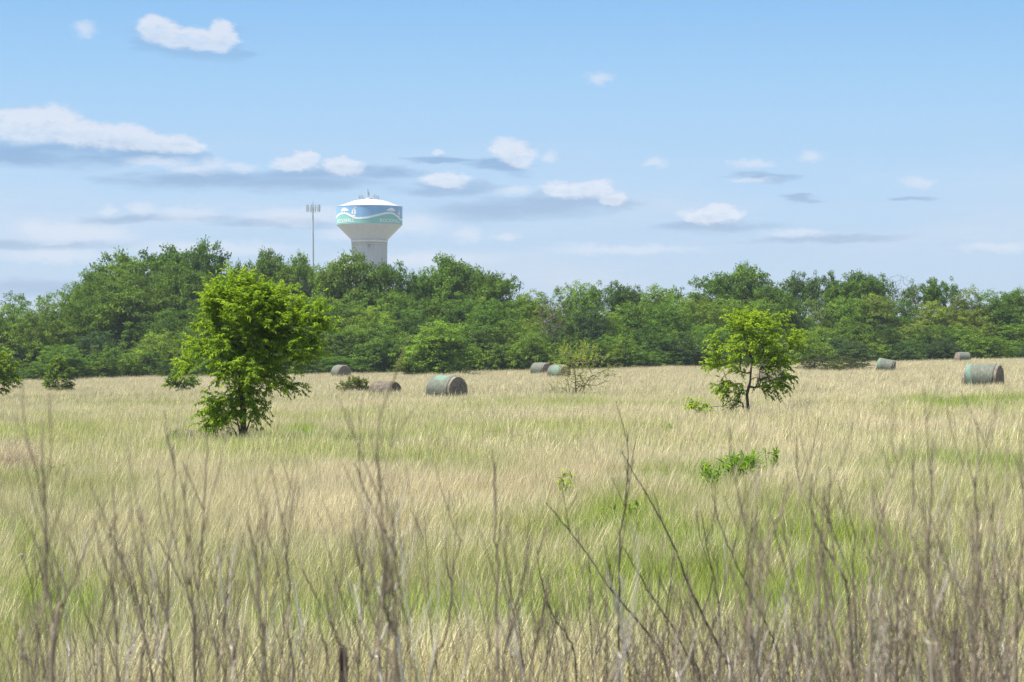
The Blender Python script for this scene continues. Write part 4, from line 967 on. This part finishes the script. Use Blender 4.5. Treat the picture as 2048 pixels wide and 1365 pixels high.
KEY = [
 ([(85,838),(88,930),(88,1013),(92,1148),(104,1244),(110,1365)], 4.6, S, .006, 'tall thick blurred stalk at far left rising highest on the left side'),
 ([(215,1000),(192,1055),(158,1140),(122,1215),(106,1290)], 4.7, S, .005, 'slanting stalk leaning right beside the tallest left stalk'),
 ([(226,975),(231,1090),(227,1209),(231,1282),(233,1365)], 5.2, S, .0058, 'straight brownish stalk second from the left edge'),
 ([(348,890),(346,1005),(338,1128),(335,1225),(329,1365)], 5.6, S, .0058, 'upright blurred stalk left of the pair below the big field tree'),
 ([(417,872),(411,955),(404,1086),(396,1159),(392,1240),(390,1365)], 5.8, S, .006, 'tall stalk ending just below the big field tree'),
 ([(319,1078),(348,1140),(379,1205),(392,1262)], 6.0, S, .005, 'crooked stalk leaning left into the stem below the big field tree'),
 ([(365,965),(369,1055),(375,1101),(381,1163),(386,1240)], 5.4, S, .0048, 'thin stalk between two upright ones below the big field tree'),
 ([(284,1015),(288,1110),(285,1190),(286,1280),(281,1365)], 4.9, S, .0055, 'straight grey stalk left of the crooked one'),
 ([(550,980),(569,1071),(573,1125),(577,1205),(577,1263),(588,1365)], 6.0, S, .0055, 'gently bent stalk in the middle of the left half'),
 ([(500,1050),(511,1117),(517,1198),(529,1263),(531,1365)], 5.5, S, .005, 'short stalk left of the gently bent one'),
 ([(588,1085),(608,1140),(631,1194),(661,1244),(681,1286),(692,1350)], 6.2, S, .0052, 'stalk slanting down right to the dark left fence post'),
 ([(758,815),(756,909),(761,1013),(769,1109),(769,1205),(781,1263),(796,1365)], 4.8, S, .0062, 'highest stalk left of centre reaching the broken bale'),
 ([(708,928),(731,994),(758,1044),(785,1101),(781,1159),(776,1230)], 5.6, S, .005, 'stalk bending right across the highest central stalk'),
 ([(723,1065),(742,1140),(765,1198),(781,1255),(800,1310)], 6.4, Pp, .006, 'whitish stalk right of the paler bent one below centre left'),
 ([(708,1170),(727,1255),(742,1313),(763,1363)], 6.4, Pp, .007, 'thick whitish stalk low between left fence post and centre'),
 ([(792,1000),(788,1070),(786,1180),(790,1280)], 5.0, S, .005, 'thin stalk right beside the highest central stalk'),
 ([(900,980),(892,1109),(904,1186),(888,1282),(862,1351)], 6.6, S, .0058, 'crooked stalk with a kink left of the centre line'),
 ([(985,900),(990,1001),(990,1071),(996,1132),(992,1225),(996,1340)], 6.2, S, .0055, 'straight thin stalk at the middle of the photo'),
 ([(1254,862),(1256,936),(1250,1017),(1240,1078),(1237,1171),(1238,1282),(1238,1365)], 8.5, Dk, .0075, 'tall sharp dark stalk with a forked top right of centre'),
 ([(1245,905),(1277,963),(1300,1001),(1346,1090),(1377,1167),(1411,1240),(1438,1294),(1461,1359)], 8.8, Dk, .0078, 'long dark stalk slanting down right from the forked top'),
 ([(1092,1005),(1138,1063),(1177,1113),(1215,1171),(1246,1209),(1300,1274),(1330,1330)], 8.6, Dk, .0075, 'dark stalk slanting down right into the lower centre right thicket'),
 ([(1246,1094),(1277,1148),(1300,1188),(1346,1255),(1373,1309),(1404,1365)], 8.4, Dk, .0078, 'thick dark slanting stalk below the long slanting one'),
 ([(1073,1095),(1085,1171),(1104,1228),(1135,1275),(1150,1332)], 8.0, Dk, .006, 'thin dark stalk curving right, left of the dark slanting group'),
 ([(1398,1020),(1419,1117),(1438,1209),(1438,1286),(1440,1365)], 8.0, Dk, .006, 'upright dark stalk right of the long slanting pair'),
 ([(1425,990),(1438,1040),(1461,1101),(1492,1167),(1519,1221),(1546,1278),(1560,1350)], 7.8, Dk, .006, 'dark stalk sloping right above the upright dark one'),
 ([(1590,872),(1600,955),(1619,1017),(1650,1094),(1685,1155),(1700,1230)], 6.0, S, .0058, 'tall bent stalk below the slender field tree'),
 ([(1661,935),(1660,1025),(1650,1094),(1638,1167),(1635,1365)], 5.8, S, .0058, 'tall stalk crossing the bent one at right'),
 ([(1521,925),(1510,1013),(1504,1109),(1500,1209),(1498,1320)], 4.6, S, .005, 'faint blurred stalk under the lush green weed clump'),
 ([(1804,880),(1788,948),(1765,1009),(1750,1086),(1742,1171),(1738,1248)], 5.0, S, .006, 'tall stalk leaning right in the right thicket'),
 ([(1827,925),(1827,1001),(1815,1101),(1800,1178),(1796,1248)], 5.6, S, .0058, 'stalk just right of the leaning one in the right thicket'),
 ([(1861,870),(1860,967),(1858,1055),(1861,1155),(1863,1300)], 5.4, S, .0065, 'straight thick tall stalk in the right thicket'),
 ([(1954,842),(1954,932),(1946,967),(1954,1055),(1952,1163),(1950,1255)], 5.6, S, .006, 'tallest stalk of the right thicket under the big bale'),
 ([(2042,905),(2047,1055),(2038,1148),(2036,1290)], 4.8, S, .0065, 'thick stalk hugging the right edge'),
 ([(1835,1057),(1869,1105),(1900,1144),(1923,1186),(1938,1235)], 7.2, Pp, .005, 'whitish stalk slanting down right in the right thicket'),
 ([(1708,1060),(1706,1148),(1710,1225),(1710,1365)], 6.8, S, .0065, 'straight short thick stalk left of the right thicket')]
for k, (pix, d, m_, r0, lab) in enumerate(KEY):
    stalk(pix, d, m_, lab, 'tall dry stalks near the camera', r0, .0016, 3, k)
def random_stalks(n, xr, top, dr, lab, grp, mats, seed, r0=(.0025, .0048)):
    r_ = np.random.default_rng(seed)
    for k in range(n):
        x_ = r_.uniform(*xr); y_ = r_.uniform(*top); d = r_.uniform(*dr); n_ = 5; pix = [(x_, y_)]; sl = r_.normal(0, .16)
        while pix[-1][1] < 1330: 
            sl += r_.normal(0, .06); st = r_.uniform(60, 95); pix.append((pix[-1][0] + sl * st, pix[-1][1] + st))
        if len(pix) < 2: pix.append((x_ + sl * 50, y_ + 60))
        mm = mats[int(r_.integers(len(mats)))]; lx, ln_ = near_land(x_); tl = pix[-1][0] - x_
        lab_ = unique(f"{'pale' if mm is Pp else 'dark' if mm is Dk else 'grey'} {lab} {'leaning left' if tl > 25 else 'leaning right' if tl < -25 else 'upright'}, tip {'under' if y_ > 1200 else 'below'} {'left of ' if x_ < lx - 20 else 'right of ' if x_ > lx + 20 else ''}{ln_}".replace('  ', ' '))
        stalk(pix, d, mm, lab_, grp, r_.uniform(*r0), .0014, int(r_.integers(2, 6)), seed * 100 + k)
random_stalks(66, (-20, 1040), (1060, 1310), (4.6, 8.5), 'thin stalk', 'thin dry stalks along the bottom left', [S, S, S, Pp, S], 41)
random_stalks(26, (1040, 1420), (1120, 1320), (5.5, 9.5), 'short stalk', 'short dark stalks at bottom centre right', [S, Dk, S], 42)
random_stalks(95, (1380, 2070), (1130, 1330), (4.8, 9.0), 'thicket stalk', 'dense grey stalks of the bottom right thicket', [S, S, Pp, S, S], 43)
random_stalks(16, (1480, 2070), (960, 1120), (4.8, 7.0), 'taller thicket stalk', 'middle height stalks of the right thicket', [S, S], 44)

random_stalks(44, (1250, 2070), (1210, 1345), (4.8, 8.0), 'short stalk', 'short stalks at the foot of the right thicket', [S, S, Pp], 45)
random_stalks(22, (-20, 1250), (1210, 1345), (4.8, 8.0), 'short thin stalk', 'short stalks along the bottom left', [S, S, Pp], 46)
def brush():
    r_ = np.random.default_rng(77); g = Geo()
    for k in range(360):
        px = r_.uniform(-40, 2090) if r_.random() < .4 else r_.uniform(1250, 2090)
        d = r_.uniform(5.5, 11.0); top = (r_.uniform(1225, 1350) if px > 1250 else r_.uniform(1270, 1360)); a = np.array(PX(px, top, d)); gz = float(H(a[0], a[1])) - .03
        ln = max(.15, a[2] - gz); lean = r_.normal(0, .28, 2) * ln
        p0 = np.array([a[0] - lean[0], a[1] - lean[1], gz]); mid = (p0 + a) / 2 + r_.normal(0, .05, 3); q_ = catmull([p0, mid, a], 4); n = len(q_)
        tube(g, q_, np.linspace(.0026, .0011, n), 4, r_.random())
        for _ in range(3):
            j = r_.integers(n // 2, n - 1); e = q_[j] + np.array([r_.normal(0, .09), r_.normal(0, .09), r_.uniform(.06, .2)]); tube(g, np.array([q_[j], (q_[j] + e) / 2 + r_.normal(0, .01, 3), e]), [.0015, .0012, .0007], 3)
    o = link('dead_brush', g.mesh('dead_brush', [M_STALK]), None); tag(o, 'fine grey brown tangle of dead stems along the bottom of the photo', 'dead brush', kind='stuff')
brush()
# ------------------------------------------------------------------ steel fence posts
m, t, out = mat('rusty_steel'); tc = t.node('ShaderNodeTexCoord').outputs['Object']; f, _ = t.noise(tc, 18, 5, .65)
pbr(t, out, t.ramp(f, [(.35, (.016, .011, .009, 1)), (.6, (.035, .021, .015, 1)), (.8, (.06, .036, .025, 1))]), .85, f, .4, .004, .2); M_RUST = m
def tpost(px, pytop, d, lab):
    b = ground(px, d); top = CAMZ + (HY - pytop) / F * d - b.z
    g = Geo()
    def box(x0, x1, y0, y1, z0, z1):
        V = [(x, y, z) for z in (z0, z1) for y in (y0, y1) for x in (x0, x1)]
        g.add(V, [(0, 2, 3, 1), (4, 5, 7, 6), (0, 1, 5, 4), (2, 6, 7, 3), (0, 4, 6, 2), (1, 3, 7, 5)])
    box(-.004, .004, -.018, .016, -.3, top); box(-.0165, -.0041, .0125, .0165, -.3, top); box(.0041, .0165, .0125, .0165, -.3, top)
    for k in range(14): box(-.006, .006, -.024, -.0182, top - .05 - .055 * k, top - .025 - .055 * k)
    o = link('fence_post', g.mesh('fence_post', [M_RUST]), None, b); o.rotation_euler = (0, 0, rad(25)); o.scale = (.8, .6, 1); tag(o, lab, 'fence post', 'rusty steel fence posts')
tpost(689, 1296, 6.9, 'dark rusty steel fence post at the bottom left of centre')
tpost(1913, 1262, 6.9, 'dark rusty steel fence post in the bottom right thicket')

# ------------------------------------------------------------------ weeds and flowers in the grass
def weed(px, py_, hgt, wid, n, color, label, name='green_weed', seed=1, L=.10, wr=.28):
    global RNG
    old = RNG; RNG = np.random.default_rng(seed)
    d = 20.0
    for _ in range(40): d = (CAMZ - float(H((px - CX) / F * d, d))) * F / (py_ - HY)
    b = ground(px, d); g = Geo(); gs = Geo()
    for k in range(n):
        a = RNG.random() * 6.28; r_ = wid * math.sqrt(RNG.random()) * .6; p0 = np.array([math.cos(a) * r_, math.sin(a) * r_, 0]); h_ = hgt * RNG.uniform(.6, 1.1)
        p1 = p0 * 1.5 + np.array([0, 0, h_]) + RNG.normal(0, .04, 3); pts = np.array([p0, (p0 + p1) / 2 + RNG.normal(0, .015, 3), p1]); tube(gs, pts, [.005, .004, .002], 4)
        m_ = int(h_ / .022); tt = np.sort(RNG.random(m_)); C = p0 + (p1 - p0) * tt[:, None]; D = rdir(m_); D[:, 2] = np.abs(D[:, 2]) * .8 + .2
        leaves(g, C, D, unit(np.array([0, 0, 1.]) + RNG.normal(0, .4, (m_, 3))), L * RNG.uniform(.6, 1.2, m_), L * wr, RNG.uniform(.3, .9, m_))
    t_ = empty(name, b); c = link('leaves', g.mesh('weed_leaves', [M_HERO]), t_); c.color = color
    st = link('stems', gs.mesh('weed_stems', [M_HERO]), t_); st.color = (.10, .14, .04, 1); tag(t_, label, 'weed', 'green weeds in the field'); RNG = old
weed(1484, 988, .46, .24, 120, (.12, .25, .03, 1), 'biggest lush green weed clump in the dry grass right of centre', seed=1, L=.20, wr=.12)
weed(1425, 1006, .48, .14, 20, (.13, .27, .03, 1), 'small green weed just below left of the biggest clump', seed=2)
weed(1549, 972, .55, .12, 9, (.13, .25, .03, 1), 'upright green weed just right of the biggest clump', seed=3)
weed(1127, 1018, .42, .14, 8, (.20, .30, .03, 1), 'yellow tipped green weed near the middle of the field', seed=4)
weed(1335, 880, .38, .2, 12, (.10, .20, .03, 1), 'faint green weed below left of the slender field tree', seed=5)
weed(1758, 842, .5, .25, 10, (.20, .27, .03, 1), 'yellowish weed in dry grass below the tilted bale', seed=6)
weed(2030, 852, .4, .5, 16, (.22, .28, .03, 1), 'yellow green weed at the right edge below the big bale', seed=7)
weed(355, 905, .45, .35, 20, (.07, .14, .04, 1), 'bluish green weed tuft below left of the big field tree', seed=8)
weed(620, 888, .3, .2, 14, (.10, .22, .04, 1), 'green weed tuft right of the big field tree base', seed=9)
weed(95, 985, .4, .2, 10, (.09, .16, .03, 1), 'dull green weed in grass near the left edge', seed=10)
weed(1250, 1070, .3, .3, 12, (.09, .17, .03, 1), 'low weed beside the tall dark forked stalk', seed=12)
def dry_clump(px, py_, hgt, wid, n, color, label, seed, reddish=False):
    r_ = np.random.default_rng(seed); d = 40.0
    for _ in range(40): d = (CAMZ - float(H((px - CX) / F * d, d))) * F / (py_ - HY)
    b = ground(px, d); g = Geo()
    for k in range(n):
        a = r_.random() * 6.28; q_ = wid * math.sqrt(r_.random()); p = np.array([math.cos(a) * q_, math.sin(a) * q_ * .7, 0]); h_ = hgt * r_.uniform(.5, 1.1)
        tip = p + np.array([r_.normal(.15, .15) * h_, r_.normal(0, .15) * h_, h_]); mid = (p + tip) / 2 + r_.normal(0, .03, 3); tube(g, np.array([p, mid, tip]), [.004, .0032, .0014], 3)
        for _ in range(3):
            c = mid + (tip - mid) * r_.random(); e = c + r_.normal(0, .09, 3) + np.array([0, 0, .10]); prisms(g, [c], [e], [.0022], [.001], 3)
    o = link('dry_weed_clump', g.mesh('dry_weed_clump', [color]), None, b); tag(o, label, 'dry weeds', 'clumps of dry weeds in the field')
M_RED = bark_mat('reddish_straw', (.40, .30, .20, 1), (.58, .46, .32, 1))
dry_clump(25, 965, .7, .5, 150, M_RED, 'reddish brown clump of dead tall grass at the left edge', 1)
dry_clump(1592, 838, .55, .55, 120, M_DEAD, 'grey brown clump of dead weeds right of the slender field tree', 2)
dry_clump(1482, 836, .5, .45, 110, M_DEAD, 'grey tangle of dead weeds around the base of the slender field tree', 3)
dry_clump(395, 902, .5, .8, 200, M_DEAD, 'greyish clump of dead weeds left of the big field tree base', 4)
dry_clump(1125, 806, .7, 1.2, 220, M_DEAD, 'grey brown dead weeds left under the thorny shrub', 5)
dry_clump(10, 862, .5, .7, 120, M_DEAD, 'low grey clump of dead weeds at the left edge below the cut tree', 6)
dry_clump(710, 838, .4, .5, 60, M_RED, 'faint reddish dead weeds below the broken bale', 7)
dry_clump(486, 892, .45, .5, 130, M_DEAD, 'thin dead stems around the big field tree trunk', 8)
m, t, out = mat('petal'); pbr(t, out, t.mix(.0, (.72, .62, .70, 1), (.7, .6, .7, 1)), .7); M_PET = m
def flower(px, py_, d, lab, sz=.05):
    w = PX(px, py_, d); gz = float(H(w.x, w.y)); t_ = empty('wildflower', (w.x, w.y, gz)); h_ = max(.15, w.z - gz)
    g = Geo(); tube(g, np.array([(0, 0, 0), (.01, 0, h_ * .5), (0, 0, h_)]), [.004, .003, .0025], 4); c = link('stem', g.mesh('flower_stem', [M_HERO]), t_); c.color = (.1, .15, .04, 1)
    g = Geo(); n = 46; D = rdir(n); D[:, 2] = np.abs(D[:, 2]); leaves(g, np.tile([[0, 0, h_]], (n, 1)), D, rdir(n), sz, sz * .4, np.full(n, .5))
    link('flower_head', g.mesh('flower_head', [M_PET]), t_); tag(t_, lab, 'wildflower', 'pale wildflowers in the grass')
FL = [(1418,973,41,'pale flower left of the biggest lush weed clump',.045),(1797,992,37,'pale flower in green grass below the dry right slope',.05),(1735,923,52,'highest pale flower of the row on the right slope',.045),(1760,929,51,'pale flower second in the row on the right slope',.04),
 (1783,930,51,'pale flower third in the row on the right slope',.045),(1821,926,52,'pale flower at right end of the row on the slope',.04),(2004,972,40,'pale flower in the green patch near the right edge',.04),(1583,1090,25,'pinkish flower at centre right above bright green grass',.035),
 (1562,1098,25,'small pinkish flower left of its neighbour at centre right',.03),(1665,1104,24,'white flower over the bright green patch at right',.035),(1036,1190,19,'pinkish flower low at the middle of the photo',.028),(43,1112,23,'pale lilac flower near the left edge',.03),
 (29,1052,28,'tiny pale flower left, above the lilac one',.03),(242,1154,21,'pale flower low in the left grass',.03),(260,1157,21,'pale flower right beside its low left neighbour',.028),(941,1001,36,'pale flower left of the middle of the field',.03),
 (933,961,43,'tiny pale flower above its neighbour near the middle',.03),(1990,806,100,'white flower by the lush strip under the big bale',.09),(2020,799,102,'white flower highest beside the lush strip under the big bale',.09),(2034,803,101,'white flower nearest the right edge by the lush strip',.08),(1845,981,38,'faint white flower in the right green patch',.035)]
for a in FL: flower(*a[:4], sz=a[4])
# ------------------------------------------------------------------ haze
HAZE = 0.00010
if HAZE > 0:
    m, t, out = mat('haze'); pv = t.node('ShaderNodeVolumePrincipled'); pv.inputs['Color'].default_value = (.80, .88, 1.0, 1); pv.inputs['Density'].default_value = HAZE
    pv.inputs['Anisotropy'].default_value = .2; t.l.new(pv.outputs[0], out.inputs['Volume'])
    x0, x1, y0, y1, z0, z1 = -350, 350, -60, 860, -5, 60
    V = [(x, y, z) for z in (z0, z1) for y in (y0, y1) for x in (x0, x1)]
    o = link('haze', np_mesh('haze', V, [[(0, 2, 3, 1), (4, 5, 7, 6), (0, 1, 5, 4), (2, 6, 7, 3), (0, 4, 6, 2), (1, 3, 7, 5)]], [m])); tag(o, kind='stuff')
